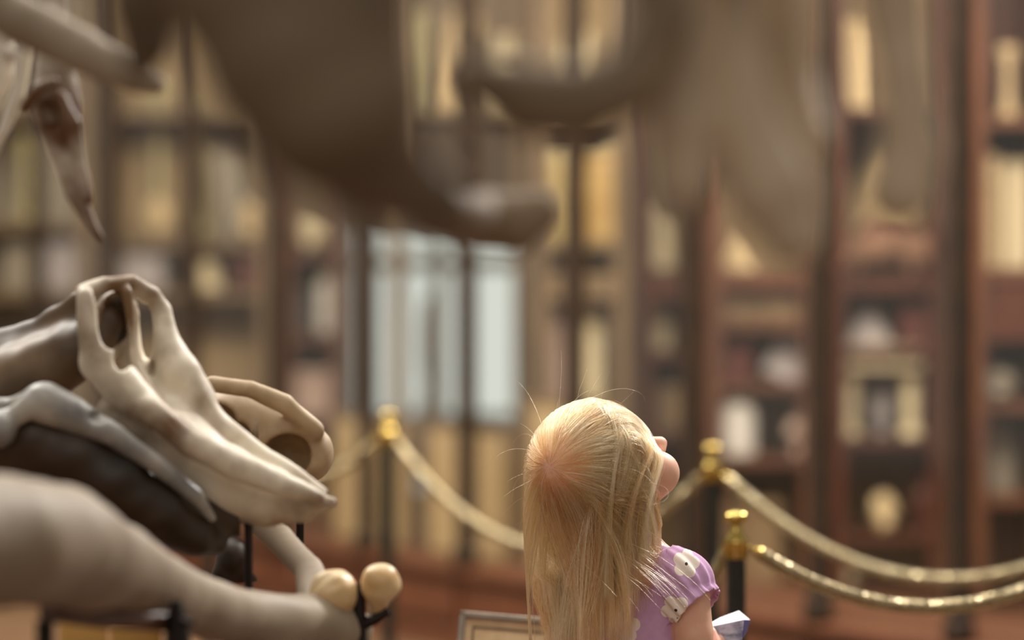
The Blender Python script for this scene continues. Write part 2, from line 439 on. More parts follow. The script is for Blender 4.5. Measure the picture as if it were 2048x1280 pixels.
def item(kind, x0, x1, y0, d, zb, mt, name, cat, label, tilt=0.0, group=None, seed=1):
    pa, pb = P(x0, y0, d), P(x1, y0, d)
    w = pb[0] - pa[0]; h = pa[2] - zb; c = np.array([(pa[0] + pb[0]) / 2, d, zb])
    t = empty(name, c, label, cat, group); mt = M[mt]
    R = np.array(Matrix.Rotation(tilt, 3, 'Y'))
    if kind == 'card':
        b = MB().box(c + R @ np.array([0, 0, h / 2]), (w, 0.008, h), R, 0.002); b.build('card', mt, t, False)
        MB().box(c + (0, 0.03, h * 0.25), (0.02, 0.05, h * 0.5), None, 0.002).build('easel', M['walnut'], t, False)
    elif kind == 'book':
        R2 = R @ np.array(Matrix.Rotation(-0.5, 3, 'X'))
        for s_ in (-1, 1):
            R3 = R2 @ np.array(Matrix.Rotation(0.12 * s_, 3, 'Z'))
            MB().box(c + R3 @ np.array([s_ * w / 4, 0, h / 2 * 1.1]), (w / 2, 0.02, h * 1.1), R3, 0.004).build('page_block', mt, t, False)
        MB().box(c + (0, 0.06, h * 0.3), (w * 0.5, 0.03, h * 0.6), None, 0.003).build('book_rest', M['walnut'], t, False)
    elif kind == 'box':
        MB().box(c + (0, 0, h * 0.42), (w, 0.16, h * 0.84), None, 0.006).build('body', mt, t, False)
        MB().box(c + (0, 0, h * 0.92), (w * 1.03, 0.168, h * 0.16), None, 0.006).build('lid', mt, t, False)
    elif kind == 'jar':
        r = w / 2
        MB().lathe(c, [(r * .9, 0), (r, h * .02), (r, h * .78), (r * .92, h * .85), (r * .72, h * .89), (r * .72, h * .92)], 24).build('jar_body', mt, t)
        MB().lathe(c, [(r * .8, h * .92), (r * .82, h * .93), (r * .82, h * .98), (r * .7, h)], 24).build('lid', M['lid'], t)
    elif kind == 'vase':
        r = w / 2
        MB().lathe(c, [(r * .55, 0), (r * .6, h * .03), (r * .5, h * .08), (r * .85, h * .3), (r, h * .5), (r * .9, h * .68), (r * .5, h * .82), (r * .45, h * .9), (r * .6, h * .98), (r * .55, h)], 24).build('vase_body', mt, t)
        MB().lathe(c + (0, 0, h * .9), [(r * .47, 0), (r * .64, h * .075), (r * .6, h * .1)], 24).build('rim', mt, t)
    elif kind == 'bone':
        r = w / 2
        MB().lathe(c, [(r * .5, 0), (r * .95, h * .03), (r, h * .08), (r * .7, h * .16), (r * .52, h * .3), (r * .5, h * .6), (r * .62, h * .8), (r * .95, h * .9), (r * .9, h * .97), (r * .4, h)], 18, None, (1, .8)).build('shaft', mt, t)
        for s_ in (-1, 1):
            v, f = lump(r * 1.1, r * 1.3, r * 1.2, seed + s_); MB().add(np.array(v) + c + (s_ * r * .45, 0, h - r * 1.2), f).build('condyle', mt, t)
    elif kind == 'tooth':
        r = w / 2
        MB().lathe(c, [(r, 0), (r * 1.02, h * .1), (r * .9, h * .4), (r * .72, h * .7), (r * .5, h * .9), (r * .2, h)], 18, None, (1, .7)).build('crown', mt, t)
        MB().lathe(c, [(r * 1.12, 0), (r * 1.12, h * .06), (r * 1.0, h * .075)], 18, None, (1, .7)).build('mount', M['walnut'], t)
    elif kind == 'skull':
        v, f = lump(w, h, w * 1.1, seed, 16); MB().add(np.array(v) + c, f).build('cranium', mt, t)
        v, f = lump(w * .5, h * .45, w * .9, seed + 3, 12); MB().add(np.array(v) + c + (0, -w * .5, 0), f).build('muzzle', mt, t)
    elif kind == 'bust':
        r = w / 2
        MB().lathe(c, [(r * .7, 0), (r * .75, h * .08), (r * .45, h * .12), (r * .5, h * .2), (r * 1.0, h * .3), (r * .95, h * .45), (r * .4, h * .58), (r * .38, h * .64)], 20, None, (1, .7)).build('shoulders', mt, t)
        MB().lathe(c + (0, 0, h * .6), [(r * .3, 0), (r * .5, h * .08), (r * .58, h * .2), (r * .52, h * .31), (r * .3, h * .385), (r * .1, h * .4)], 18).build('head', mt, t)
    elif kind == 'stool':                         # slab on two stout legs
        MB().box(c + (0, 0, h * .86), (w, 0.16, h * .28), None, 0.01).build('slab', mt, t, False)
        for s_ in (-1, 1):
            MB().lathe(c + (s_ * w * .36, 0, 0), [(w * .13, 0), (w * .13, h * .06), (w * .09, h * .1), (w * .1, h * .4), (w * .12, h * .68), (w * .14, h * .72)], 16).build('leg', mt, t)
    elif kind == 'cone':
        r = w / 2
        MB().lathe(c, [(r, 0), (r * .98, h * .05), (r * .6, h * .5), (r * .3, h * .8), (r * .12, h * .97), (r * .03, h)], 20, None, (1, .6)).build('cone', mt, t)
        MB().lathe(c, [(r * 1.05, 0), (r * 1.05, h * .04)], 20, None, (1, .6)).build('base', M['walnut'], t)
    return t

# far left bays
D1 = 14.6
z = cabinet(-110, 186, D1, [220, 445, 580, 800], 'grey', 'walnut', 'grey-brown wooden cabinet at the far left edge, behind the upper skull')
item('box', 84, 182, 486, D1 + .15, z[2], 'lilac', 'specimen_box', 'box', 'pale lilac-grey box on a shelf above the pointed skull')
item('box', 10, 70, 492, D1 + .15, z[2], 'grey', 'specimen_box', 'box', 'small grey box at the far left, above the pointed skull')
item('bone', 30, 74, 270, D1 + .15, z[1], 'olive', 'limb_bone', 'bone', 'olive-cream upright bone at the left edge, behind the hanging skull')
item('card', 90, 160, 250, D1 + .15, z[1], 'grey', 'label_card', 'card', 'grey label card behind the tip of the hanging skull')
z = cabinet(196, 546, D1, [220, 480, 580, 800], 'panel_tan', 'walnut', 'brown cabinet second from the left, holding two tall olive bones')
item('box', 198, 330, 496, D1 + .15, z[2], 'lilac', 'specimen_box', 'box', 'long lilac-grey box just above the peak of the pointed skull')
item('bone', 296, 338, 168, D1 + .25, z[1], 'olive', 'limb_bone', 'bone', 'tall olive-cream bone left of a dark case upright')
item('bone', 372, 418, 190, D1 + .25, z[1], 'olive', 'limb_bone', 'bone', 'tall olive-cream bone right of a dark case upright, taller of the pair')
item('skull', 292, 342, 392, D1 + .1, z[1], 'cream_warm', 'small_skull', 'skull', 'small yellowish skull at the foot of the left olive bone')
item('skull', 478, 532, 400, D1 + .1, z[1], 'cream_warm', 'small_skull', 'skull', 'round yellowish skull beside the orange-brown cabinet post', seed=4)
item('card', 446, 508, 300, D1 + .2, z[1], 'grey', 'label_card', 'card', 'tan-grey card leaning behind the round yellowish skull', tilt=-0.15)
item('box', 470, 538, 490, D1 + .15, z[2], 'oxblood', 'specimen_box', 'box', 'dark red-brown box under the round yellowish skull')
item('cone', 376, 446, 480, D1 + .15, z[2], 'cream', 'shell', 'shell', 'tapering pale shell between the two lower boxes at left')
z = cabinet(556, 694, D1, [500, 665, 830], 'panel_tan', 'mahogany', 'narrow red-brown cabinet with a white jar, left of the bright door')
item('skull', 592, 654, 428, D1 + .15, z[0], 'cream', 'small_skull', 'skull', 'pale rounded skull on the upper shelf above the white jar')
item('jar', 632, 684, 552, D1 + .15, z[1], 'white', 'storage_jar', 'jar', 'white lidded jar left of the bright glazed door')
item('box', 570, 624, 580, D1 + .15, z[1], 'dark', 'specimen_box', 'box', 'dark box beside the white lidded jar')
item('box', 572, 680, 740, D1 + .15, z[2], 'pinkish', 'specimen_box', 'box', 'wide pinkish-tan box below the white lidded jar')

# standing figure-like stand before the bright door
item('bust', 826, 892, 590, 15.6, 0.0, 'grey', 'stone_figure', 'statue', 'grey stone figure silhouetted before the bright glazed door')


# upper row above the door
D2 = 14.0
z = cabinet(776, 1058, D2, [218], 'walnut', 'walnut', 'high open cabinet above the bright door, holding an open book', ztop=2.35, zb=P(0, 250, D2)[2])
item('card', 792, 846, 20, D2 + .15, z[0], 'olive', 'label_card', 'card', 'dim olive-cream card, first on the high shelf above the door', tilt=0.06)
item('card', 868, 932, 26, D2 + .12, z[0], 'cream_warm', 'label_card', 'card', 'tall bright slanted cream card left of the open book', tilt=0.17)
item('book', 985, 1075, 62, D2 + .12, z[0], 'cream', 'open_book', 'book', 'open pale book propped on the high shelf')

# bay with yellow jars
D3 = 13.2
z = cabinet(1066, 1262, D3, [218, 482, (545, 0.09), 800, 960], 'tan_board', 'walnut', 'tan-backed cabinet with yellowish jars above and left of the girl\'s head')
item('tooth', 1104, 1150, 80, D3 + .15, z[0], 'cream', 'tooth', 'tooth', 'pale triangular tooth on the top shelf right of the open book')
item('tooth', 1164, 1192, 62, D3 + .15, z[0], 'cream', 'tooth', 'tooth', 'narrow pale tooth beside the pale triangular tooth')
item('jar', 1078, 1144, 284, D3 + .12, z[1], 'straw', 'specimen_jar', 'jar', 'straw-coloured specimen jar left of an upright')
item('jar', 1172, 1250, 284, D3 + .12, z[1], 'amber', 'specimen_jar', 'jar', 'amber-gold specimen jar right of an upright')
item('card', 1074, 1130, 580, D3 + .15, z[3], 'pinkish', 'label_card', 'card', 'peach-tan card on the middle shelf right of the bright door')
item('card', 1142, 1202, 596, D3 + .15, z[3], 'cream', 'label_card', 'card', 'cream card above the girl\'s head, beside a dark vase')
item('vase', 1206, 1262, 592, D3 + .12, z[3], 'dark', 'vase', 'vase', 'dark vase above the girl\'s head')
z = cabinet(1272, 1398, D3, [(545, 0.09), 700, 860], 'panel_tan', 'mahogany_dark', 'dark narrow cabinet topped by a bright cream tooth, above the girl\'s head')
item('tooth', 1270, 1350, 408, D3 + .12, z[0], 'cream', 'tooth', 'tooth', 'large bright cream tooth on the shelf above the girl')
item('skull', 1358, 1394, 412, D3 + .12, z[0], 'cream', 'small_skull', 'skull', 'small narrow cream skull right of the large cream tooth', seed=8)
item('card', 1284, 1340, 588, D3 + .15, z[1], 'cream', 'label_card', 'card', 'cream card directly below the large cream tooth')
item('box', 1290, 1376, 770, D3 + .15, z[2], 'walnut', 'specimen_box', 'box', 'brown box above the girl\'s forehead')

# orange-brown bay behind the far brass post
D4 = 12.4
z = cabinet(1410, 1640, D4, [216, (540, 0.06), 640, 760, 908], 'panel_tan', 'mahogany', 'orange-brown cabinet with a white jar behind the far brass post')
item('tooth', 1446, 1476, 146, D4 + .15, z[0], 'cream', 'tooth', 'tooth', 'thin cream tooth on the top shelf, first of two')
item('tooth', 1598, 1634, 146, D4 + .15, z[0], 'cream_warm', 'tooth', 'tooth', 'cream tooth on the top shelf left of the thick right upright')
item('cone', 1436, 1516, 466, D4 + .15, z[1], 'cream_warm', 'shell', 'shell', 'tan cone-shaped shell on the shelf above the orange-brown drawer')
item('box', 1440, 1610, 556, D4 + .15, z[2], 'walnut', 'specimen_box', 'box', 'wide brown box under the tan cone-shaped shell')
item('card', 1520, 1612, 660, D4 + .12, z[3], 'lilac', 'paper_sheet', 'paper', 'lilac-grey sheet of paper leaning at a slant', tilt=0.45)
item('box', 1424, 1500, 690, D4 + .15, z[3], 'oxblood', 'specimen_box', 'box', 'dark red box left of the slanted lilac-grey sheet')
item('jar', 1432, 1512, 792, D4 + .12, z[4], 'white', 'storage_jar', 'jar', 'white jar just above the far brass post')
item('bust', 1572, 1638, 776, D4 + .12, z[4], 'pinkish', 'plaster_bust', 'statue', 'small pinkish plaster bust right of the white jar')
item('box', 1430, 1560, 1000, D4 + .15, 0.12, 'walnut', 'specimen_box', 'box', 'brown box low in the orange-brown cabinet')

# bay with the fox-coloured animal and the pale stool
D5 = 12.2
z = cabinet(1656, 1896, D5, [216, (552, 0.05), 690, 870, 1060], 'panel_tan', 'mahogany_dark', 'dark cabinet holding a stuffed red-brown animal, between the two thick right uprights')
item('card', 1655, 1745, 40, D5 + .12, z[0], 'cream_warm', 'label_card', 'card', 'large bright cream card on the top shelf right of the thick upright', tilt=0.05)
item('tooth', 1852, 1898, 122, D5 + .12, z[0], 'cream_warm', 'tooth', 'tooth', 'warm cream tooth on the top shelf left of the last upright')
item('cone', 1676, 1870, 290, D5 + .24, z[1], 'tan_board', 'shell', 'shell', 'large tan fan-shaped shell standing behind the stuffed animal')
item('skull', 1846, 1906, 392, D5 + .2, P(0, 470, D5 + .2)[2], 'white', 'small_skull', 'skull', 'bright white skull beside the stuffed animal', seed=12)
bx = P(1876, 470, D5 + .2); zz = z[1]
st = empty('skull_block', (bx[0], bx[1], zz), 'dark block carrying the bright white skull', 'block')
MB().box((bx[0], bx[1], (bx[2] + zz) / 2), (0.09, 0.12, bx[2] - zz), None, 0.005).build('block', M['dark'], st, False)
item('stool', 1676, 1846, 690, D5 + .12, z[3], 'cream', 'specimen_stand', 'stand', 'cream slab on two stout legs between the thick right uprights')
item('vase', 1736, 1790, 760, D5 + .2, z[3], 'lilac', 'vase', 'vase', 'lilac-grey vase under the cream slab')
item('cone', 1690, 1786, 596, D5 + .15, z[2], 'lilac', 'shell', 'shell', 'pale lilac cone-shaped shell above the cream slab')
item('box', 1796, 1884, 610, D5 + .15, z[2], 'oxblood', 'specimen_box', 'box', 'dark red box right of the pale lilac shell')
item('skull', 1738, 1796, 985, D5 + .12, z[4], 'cream_warm', 'small_skull', 'skull', 'dull cream skull behind the upper right rope', seed=15)
item('vase', 1820, 1876, 950, D5 + .15, z[4], 'oxblood', 'vase', 'vase', 'red-brown vase low in the dark cabinet')
item('skull', 1662, 1716, 1124, D5 + .15, 0.12, 'cream', 'small_skull', 'skull', 'pale skull on the cabinet floor between the two right ropes', seed=19)

# right edge bay
D6 = 11.6
z = cabinet(1936, 2110, D6, [236, (535, 0.05), 800, 985], 'mahogany_dark', 'mahogany', 'red-brown cabinet cut by the right edge of the picture')
for k, (x0, x1, y0, mt, lb) in enumerate(((1952, 1976, 100, 'cream_warm', 'narrow cream bone on the top shelf at the right edge, beside the last upright'), (1996, 2036, 92, 'cream_warm', 'golden-tan bone on the top shelf at the right edge'))):
    item('bone', x0, x1, y0, D6 + .15, z[0], mt, 'limb_bone', 'bone', lb, seed=30 + k)
item('card', 1952, 2000, 310, D6 + .12, z[1], 'cream_warm', 'label_card', 'card', 'tall cream card on the middle shelf at the right edge')
item('card', 2006, 2062, 320, D6 + .15, z[1], 'cream', 'label_card', 'card', 'grey-cream card cut by the right edge of the picture')
item('skull', 1950, 2034, 730, D6 + .15, z[2], 'grey', 'small_skull', 'skull', 'grey skull on the red-brown shelf at the right edge', seed=22)
item('card', 1958, 2032, 850, D6 + .15, z[3], 'grey', 'label_card', 'card', 'grey card below the grey skull at the right edge')
# drawer front between shelf two and three
MB().box((P(2023, 0, D6)[0], D6 + .02, P(0, 620, D6)[2]), (P(2100, 0, D6)[0] - P(1950, 0, D6)[0], 0.03, 0.2), None, 0.01).build('drawer_front', M['mahogany_dark'], [o for o in COL.objects if o.get('label', '').startswith('red-brown cabinet cut')][0], False)

# stuffed red-brown animal
fx = lambda x, y, dd=0.0: P(x, y, D5 + .1 + dd)
zs = z5 = P(0, 552, D5 + .15)[2]
k_ = D5 / FPX
fox = empty('stuffed_animal', (fx(1780, 0)[0], D5 + .1, zs), 'stuffed red-brown animal with a dark back, curled on a shelf at right', 'animal')
s_ = SDF(fx(1650, 600, -.2), fx(1920, 400, .2), 0.006)
s_.chain([(fx(1700, 510), 30 * k_), (fx(1770, 490), 42 * k_), (fx(1850, 505), 36 * k_)], .02)
s_.chain([(fx(1700, 505), 24 * k_), (fx(1688, 520, -.05), 20 * k_), (fx(1676, 530, -.09), 9 * k_)], .015)
for dx, dy in ((1720, -.03), (1740, .03), (1830, -.03), (1852, .03)): s_.chain([(fx(dx, 515, dy), 16 * k_), (fx(dx - 4, 535, dy), 9 * k_), (np.array([fx(dx - 6, 0)[0], D5 + .1 + dy, zs + 8 * k_]), 8 * k_)], .012)
for dy in (-.02, .03): s_.cap(fx(1696, 488, dy), fx(1694, 472, dy), 8 * k_, 3 * k_, .006)
s_.chain([(fx(1872, 510), 16 * k_), (fx(1892, 525), 18 * k_), (fx(1890, 542, -.03), 8 * k_)], .012)
s_.build('body', M['fur'], fox)
MB().tube([fx(1716, 472), fx(1750, 452), fx(1800, 452), fx(1850, 474)], [10 * k_, 20 * k_, 20 * k_, 8 * k_], 12).build('back_stripe', M['oxblood'], fox)

# ------------------------------------------------------------------ brass posts and ropes
def post(x, d, label):
    X = P(x, 0, d)[0]; t = empty('barrier_post', (X, d, 0), label, 'post', 'brass-topped barrier posts')
    c = (X, d, 0)
    MB().lathe(c, [(.15, 0), (.15, .008), (.14, .016), (.06, .03), (.03, .045), (.022, .06)], 32).build('base', M['iron'], t)
    MB().lathe(c, [(.0165, .05), (.0165, .80)], 24).build('pole', M['pole'], t)
    MB().lathe(c, [(.0185, .797), (.0212, .799), (.0212, .8235), (.0224, .825), (.0224, .8275), (.0195, .833), (.014, .842), (.0105, .850), (.0105, .8565), (.012, .858)], 28).build('collar', M['brass'], t)
    k = [(.0226 * math.sin(math.pi * j / 14) if 0 < j < 14 else .003, .868 - .0125 * math.cos(math.pi * j / 14)) for j in range(15)]
    MB().lathe(c, k, 28).build('knob', M['brass'], t)
    return t
PN, PF, PL = (1472, 6.46), (1425, 8.1), (777, 9.2)
p1 = post(*PN, 'nearest brass-topped post, just right of the girl\'s shoulder')
p2 = post(*PF, 'brass-topped post farther back, above the nearest post')
p3 = post(*PL, 'brass-topped post left of the girl, beside a dark case upright')
POST_HID = (1150, 7.1); p4 = post(*POST_HID, 'brass-topped post hidden behind the girl\'s hair')
def ptop(pp, side, z=.812): return np.array([P(pp[0], 0, pp[1])[0], pp[1], z]) + np.array([side[0], side[1], 0]) * 0.03

def hook(par, pp, side):
    a = np.array([P(pp[0], 0, pp[1])[0], pp[1], .812]); s_ = np.array([side[0], side[1], 0.])
    MB().tube([a + s_ * .017, a + s_ * .026 + (0, 0, .004), a + s_ * .034 + (0, 0, -.002), a + s_ * .032 + (0, 0, -.010)], .0035, 8).build('hook', M['brass'], par)

def rope(a, b, sag, label, R=.0066, pitch=.036):
    a, b = np.array(a, float), np.array(b, float); Ld = np.linalg.norm(b - a)
    n = int(Ld * 1.15 / pitch * 9)
    t = np.linspace(0, 1, n); C = a + (b - a) * t[:, None]; C[:, 2] -= 4 * sag * t * (1 - t)
    T = np.gradient(C, axis=0); T /= np.linalg.norm(T, axis=1)[:, None]
    N = np.cross(T, [0, 0, 1.0]); N /= np.linalg.norm(N, axis=1)[:, None]; B = np.cross(T, N)
    s = np.concatenate([[0], np.cumsum(np.linalg.norm(np.diff(C, axis=0), axis=1))])
    m = (a + b) / 2; root = empty('barrier_rope', (m[0], m[1], C[:, 2].min() - R * 2), label, 'rope', 'twisted barrier ropes')
    for k in range(3):
        ph = 2 * math.pi * (s / pitch + k / 3)
        Q = C + R * (np.cos(ph)[:, None] * N + np.sin(ph)[:, None] * B)
        MB().tube(list(Q), R * 1.0, 8).build('strand', M['rope'], root)
    for q, w in ((0, 1), (n - 1, -1)):
        e = C[q]; dv = T[q] * w
        MB().tube([e - dv * .012, e - dv * .002, e + dv * .012, e + dv * .015], [.006, .0105, .0105, .008], 12).build('end_cap', M['brass'], root)
    return root
def unit(a, b): v = np.array([b[0] - a[0], b[1] - a[1]]); return v / np.linalg.norm(v)
xy = lambda pp: np.array([P(pp[0], 0, pp[1])[0], pp[1]])
RN, RF = (2260, 6.6), (2330, 7.4)
p5 = post(*RN, 'brass-topped post past the right edge holding the lower rope'); p6 = post(*RF, 'brass-topped post past the right edge holding the upper rope')
for (A, Bp, pa, pb, sag, lb) in (
    (PN, RN, p1, p5, .098, 'lower right rope, running from the nearest brass post out of the picture'),
    (PF, RF, p2, p6, .176, 'upper right rope, running from the farther brass post out of the picture'),
    (PL, PF, p3, p2, .20, 'rope sagging from the left brass post behind the girl to the farther post'),
    (PN, POST_HID, p1, p4, .16, 'rope on the left side of the nearest post, passing behind the girl'),
    (PL, (420, 9.6), p3, None, .10, 'dim rope running left from the left brass post behind the skulls')):
    u = unit(xy(A), xy(Bp)); hook(pa, A, u)
    if pb is not None: hook(pb, Bp, -u)
    rope(ptop(A, u * 1.35, .806), ptop(Bp, -u * 1.35, .806), sag, lb)
p7 = post(420, 9.6, 'brass-topped post hidden behind the pointed skull'); hook(p7, (420, 9.6), unit((420, 0), (600, 0)))

# ------------------------------------------------------------------ small sign behind the girl
sd = 6.0
a, b = P(926, 1229, sd), P(1120, 1250, sd + .0)
cx_, w_ = (a[0] + b[0]) / 2, np.linalg.norm(b - a); R = np.array(Matrix.Rotation(0.085, 3, 'Y') @ Matrix.Rotation(-0.35, 3, 'X'))
sg = empty('information_sign', (cx_, sd + .05, 0), 'cream information board in a grey frame beside the girl\'s hair', 'sign')
cc = np.array([cx_, sd, (a[2] + b[2]) / 2]) + R @ np.array([0, 0, -.09])
MB().box(cc, (w_ - .01, .012, .18), R).build('board', M['cream_warm'], sg, False)
ln = MB()
for s_ in (-1, 1): ln.box(cc + R @ np.array([s_ * (w_ / 2 - .018), -.0068, 0]), (.003, .002, .146), R); ln.box(cc + R @ np.array([0, -.0068, s_ * .072]), (w_ - .036, .002, .003), R)
ln.build('border_line', M['walnut'], sg, False)
f = MB()
for s_ in (-1, 1):
    f.box(cc + R @ np.array([s_ * w_ / 2, -.002, 0]), (.010, .024, .19), R, .002); f.box(cc + R @ np.array([0, -.002, s_ * .09]), (w_ + .010, .024, .010), R, .002)
f.build('frame', M['grey'], sg, False)
MB().tube([(cx_, sd + .05, .02), (cx_, sd + .05, .60), (cx_, sd + .02, cc[2] - .02)], .014, 14).build('stem', M['iron'], sg)
MB().lathe((cx_, sd + .05, 0), [(.14, 0), (.14, .01), (.03, .025), (.016, .04)], 28).build('base', M['iron'], sg)

# ------------------------------------------------------------------ skulls on the left
def noise_disp(amp, fr, seed):
    r_ = np.random.default_rng(seed); K = r_.normal(size=(10, 3)) * fr; ph = r_.uniform(0, 6.28, 10); D_ = r_.normal(size=(10, 3)); D_ /= np.linalg.norm(D_, axis=1)[:, None]
    return lambda V: amp * sum(np.sin(V @ K[i] + ph[i])[:, None] * D_[i] for i in range(10)) / 3
PD = 4.85; U = PD / FPX                                    # metres per pixel at the skulls
q = lambda x, y, dd=0.0: P(x, y, PD + dd)
def chain(s, pts, k=8, op='+'): s.chain([(q(*p[:2], p[3] if len(p) > 3 else 0.0), p[2] * U) for p in pts], k * U, op)

TAB = .76
tb = empty('display_table', (-.55, 4.55, 0), 'low wooden display table under the skulls, below the lower left corner', 'table')
MB().box((-.55, 4.55, TAB - .02), (1.0, 1.5, .04), None, .006).build('table_top', M['plinth'], tb, False)
for x in (-.98, -.12):
    for y in (3.9, 5.2): MB().box((x, y, TAB / 2 - .02), (.06, .06, TAB - .04), None, .004).build('leg', M['plinth'], tb, False)

# pointed whale skull
sk = empty('pointed_skull', q(330, 1200) * (1, 1, 0) + (0, 0, TAB), 'long weathered skull with twin nose openings and a pointed beak, at left', 'skull')
s = SDF(q(-60, 1120, -.18), q(700, 530, .26), 0.0032)
chain(s, [(190, 690, 54, .06), (235, 625, 44, .05)], 20)
chain(s, [(168, 584, 17), (210, 568, 15, .02), (262, 566, 17, .05), (300, 590, 22, .08), (320, 625, 26, .09), (328, 680, 33, .08), (352, 748, 50, .07), (392, 805, 44, .07)], 10)   # arch above the nares, right wall
chain(s, [(170, 592, 17, -.02), (178, 660, 24, -.03), (200, 722, 42, -.03), (244, 774, 44, -.03), (310, 832, 30, -.05)], 16)      # left wall
chain(s, [(240, 610, 34, .09), (255, 680, 40, .09), (285, 750, 40, .08), (340, 830, 44, .05), (400, 890, 40, .03)], 14)          # floor of the nares
chain(s, [(230, 830, 46, .02), (330, 880, 62, .01), (440, 958, 72, .02), (530, 992, 62, .02), (605, 1006, 38, .01), (664, 1004, 11, 0)], 22)   # beak
chain(s, [(300, 820, 26, -.06), (380, 885, 28, -.06), (470, 930, 30, -.05), (560, 968, 25, -.04), (640, 994, 12, -.02)], 10)     # near ridge
chain(s, [(386, 800, 34, .06), (436, 856, 30, .06), (520, 912, 24, .05), (600, 955, 16, .04), (650, 985, 9, .02)], 10)          # far ridge
s.ell(q(228, 644, .0), (29 * U, .085, 58 * U), None, 5 * U, '-'); s.ell(q(247, 716, -.01), (20 * U, .06, 30 * U), None, 5 * U, '-')      # nares
s.ell(q(285, 668, .04), (18 * U, .11, 66 * U), None, 4 * U, '-'); s.ell(q(298, 738, .02), (9 * U, .06, 26 * U), None, 4 * U, '-')
chain(s, [(252, 585, 13, .03), (260, 650, 10, .03), (270, 720, 11, .03), (300, 785, 13, .02), (350, 850, 16, .01)], 6)             # septum
chain(s, [(300, 772, 15, -.02), (356, 842, 19, -.02), (436, 898, 14, -.025), (520, 940, 7, -.025)], 6, '-')                                                # groove between ridges
s.build('cranium', M['bone_skull'], sk, 2, disp=noise_disp(.0016, 60, 3))
s = SDF(q(-60, 960, -.12), q(300, 540, .24), 0.0034)                                                                               # brain case and rear slope
chain(s, [(-40, 800, 80, .05), (90, 738, 66, .05), (180, 688, 58, .05), (215, 640, 38, .05)], 20)
chain(s, [(-40, 745, 60, .09), (80, 702, 52, .09), (165, 650, 48, .08)], 20)
chain(s, [(-40, 700, 26, .10), (80, 655, 22, .09), (160, 600, 20, .07)], 16)
s.ell(q(80, 725, -.06), (110 * U, .06, 34 * U), None, 14 * U, '-')
s.build('brain_case', M['bone_stain'], sk, 2, disp=noise_disp(.0016, 60, 4))
s = SDF(q(-90, 1140, -.26), q(480, 730, .1), 0.0034)                                                                               # cheek bone ridge
chain(s, [(92, 806, 42, -.09), (145, 830, 36, -.09), (230, 872, 24, -.09), (310, 926, 20, -.08), (390, 990, 16, -.06), (425, 1035, 10, -.04)], 18)
chain(s, [(-70, 815, 22, -.05), (20, 812, 18, -.06), (70, 800, 24, -.09)], 16)
s.ell(q(4, 858, -.10), (32 * U, .03, 38 * U), None, 10 * U); s.cap(q(10, 850, -.1), q(60, 812, -.1), 20 * U, 24 * U, 8 * U)
s.ell(q(190, 838, -.145), (27 * U, .06, 17 * U), None, 6 * U, '-')
s.ell(q(108, 818, -.155), (26 * U, .025, 20 * U), None, 10 * U, '-')
s.build('cheek_bone', M['bone_blue'], sk, 2, disp=noise_disp(.0016, 60, 5))
s = SDF(q(-90, 1160, -.26), q(500, 730, .16), 0.0036)                                                                              # dark jaw under it, underside shade carried by its bone colour
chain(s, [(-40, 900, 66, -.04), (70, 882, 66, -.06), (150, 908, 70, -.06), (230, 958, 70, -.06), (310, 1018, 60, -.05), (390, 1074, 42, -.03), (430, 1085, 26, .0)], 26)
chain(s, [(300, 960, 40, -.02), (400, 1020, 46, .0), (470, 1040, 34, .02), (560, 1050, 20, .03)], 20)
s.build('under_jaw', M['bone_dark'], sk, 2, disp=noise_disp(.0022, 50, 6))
for (x, y) in ((497, 1030), (140, 960)):
    p_ = q(x, y, .02); MB().tube([p_, (p_[0], p_[1], TAB + .012)], .0055, 10).build('support_rod', M['iron'], sk)
    MB().lathe((p_[0], p_[1], TAB), [(.04, 0), (.04, .006), (.012, .014), (.006, .02)], 18).build('rod_foot', M['iron'], sk)

# blunt skull behind it
sk2 = empty('blunt_skull', q(560, 1100, .34) * (1, 1, 0) + (0, 0, TAB), 'tan skull with a rounded snout and dark eye hollows behind the pointed beak', 'skull')
s = SDF(q(360, 1000, .12), q(700, 720, .52), 0.0032); e = .30
chain(s, [(400, 870, 84, e), (480, 866, 98, e), (560, 884, 90, e), (610, 908, 62, e)], 30)
chain(s, [(425, 768, 18, e - .06), (500, 780, 18, e - .07), (570, 808, 20, e - .06), (630, 860, 22, e - .03)], 14)
s.ell(q(430, 842, e - .06), (44 * U, .075, 34 * U), None, 8 * U, '-')
s.ell(q(574, 915, e - .06), (52 * U, .085, 50 * U), None, 8 * U, '-')
s.ell(q(480, 885, e - .07), (26 * U, .05, 42 * U), None, 8 * U, '-')
s.build('cranium', M['bone_back'], sk2, 2, disp=noise_disp(.0016, 60, 9))
MB().tube([q(512, 840, e - .05), q(510, 880, e - .06), q(515, 940, e - .045)], [9 * U, 7 * U, 10 * U], 10).build('cheek_strut', M['bone_skull'], sk2)
for x in (455, 600):
    p_ = q(x, 952, e + .02); MB().tube([p_, (p_[0], p_[1], TAB + .01)], .0055, 10).build('support_rod', M['iron'], sk2)
    MB().lathe((p_[0], p_[1], TAB), [(.04, 0), (.04, .006), (.012, .014)], 18).build('rod_foot', M['iron'], sk2)

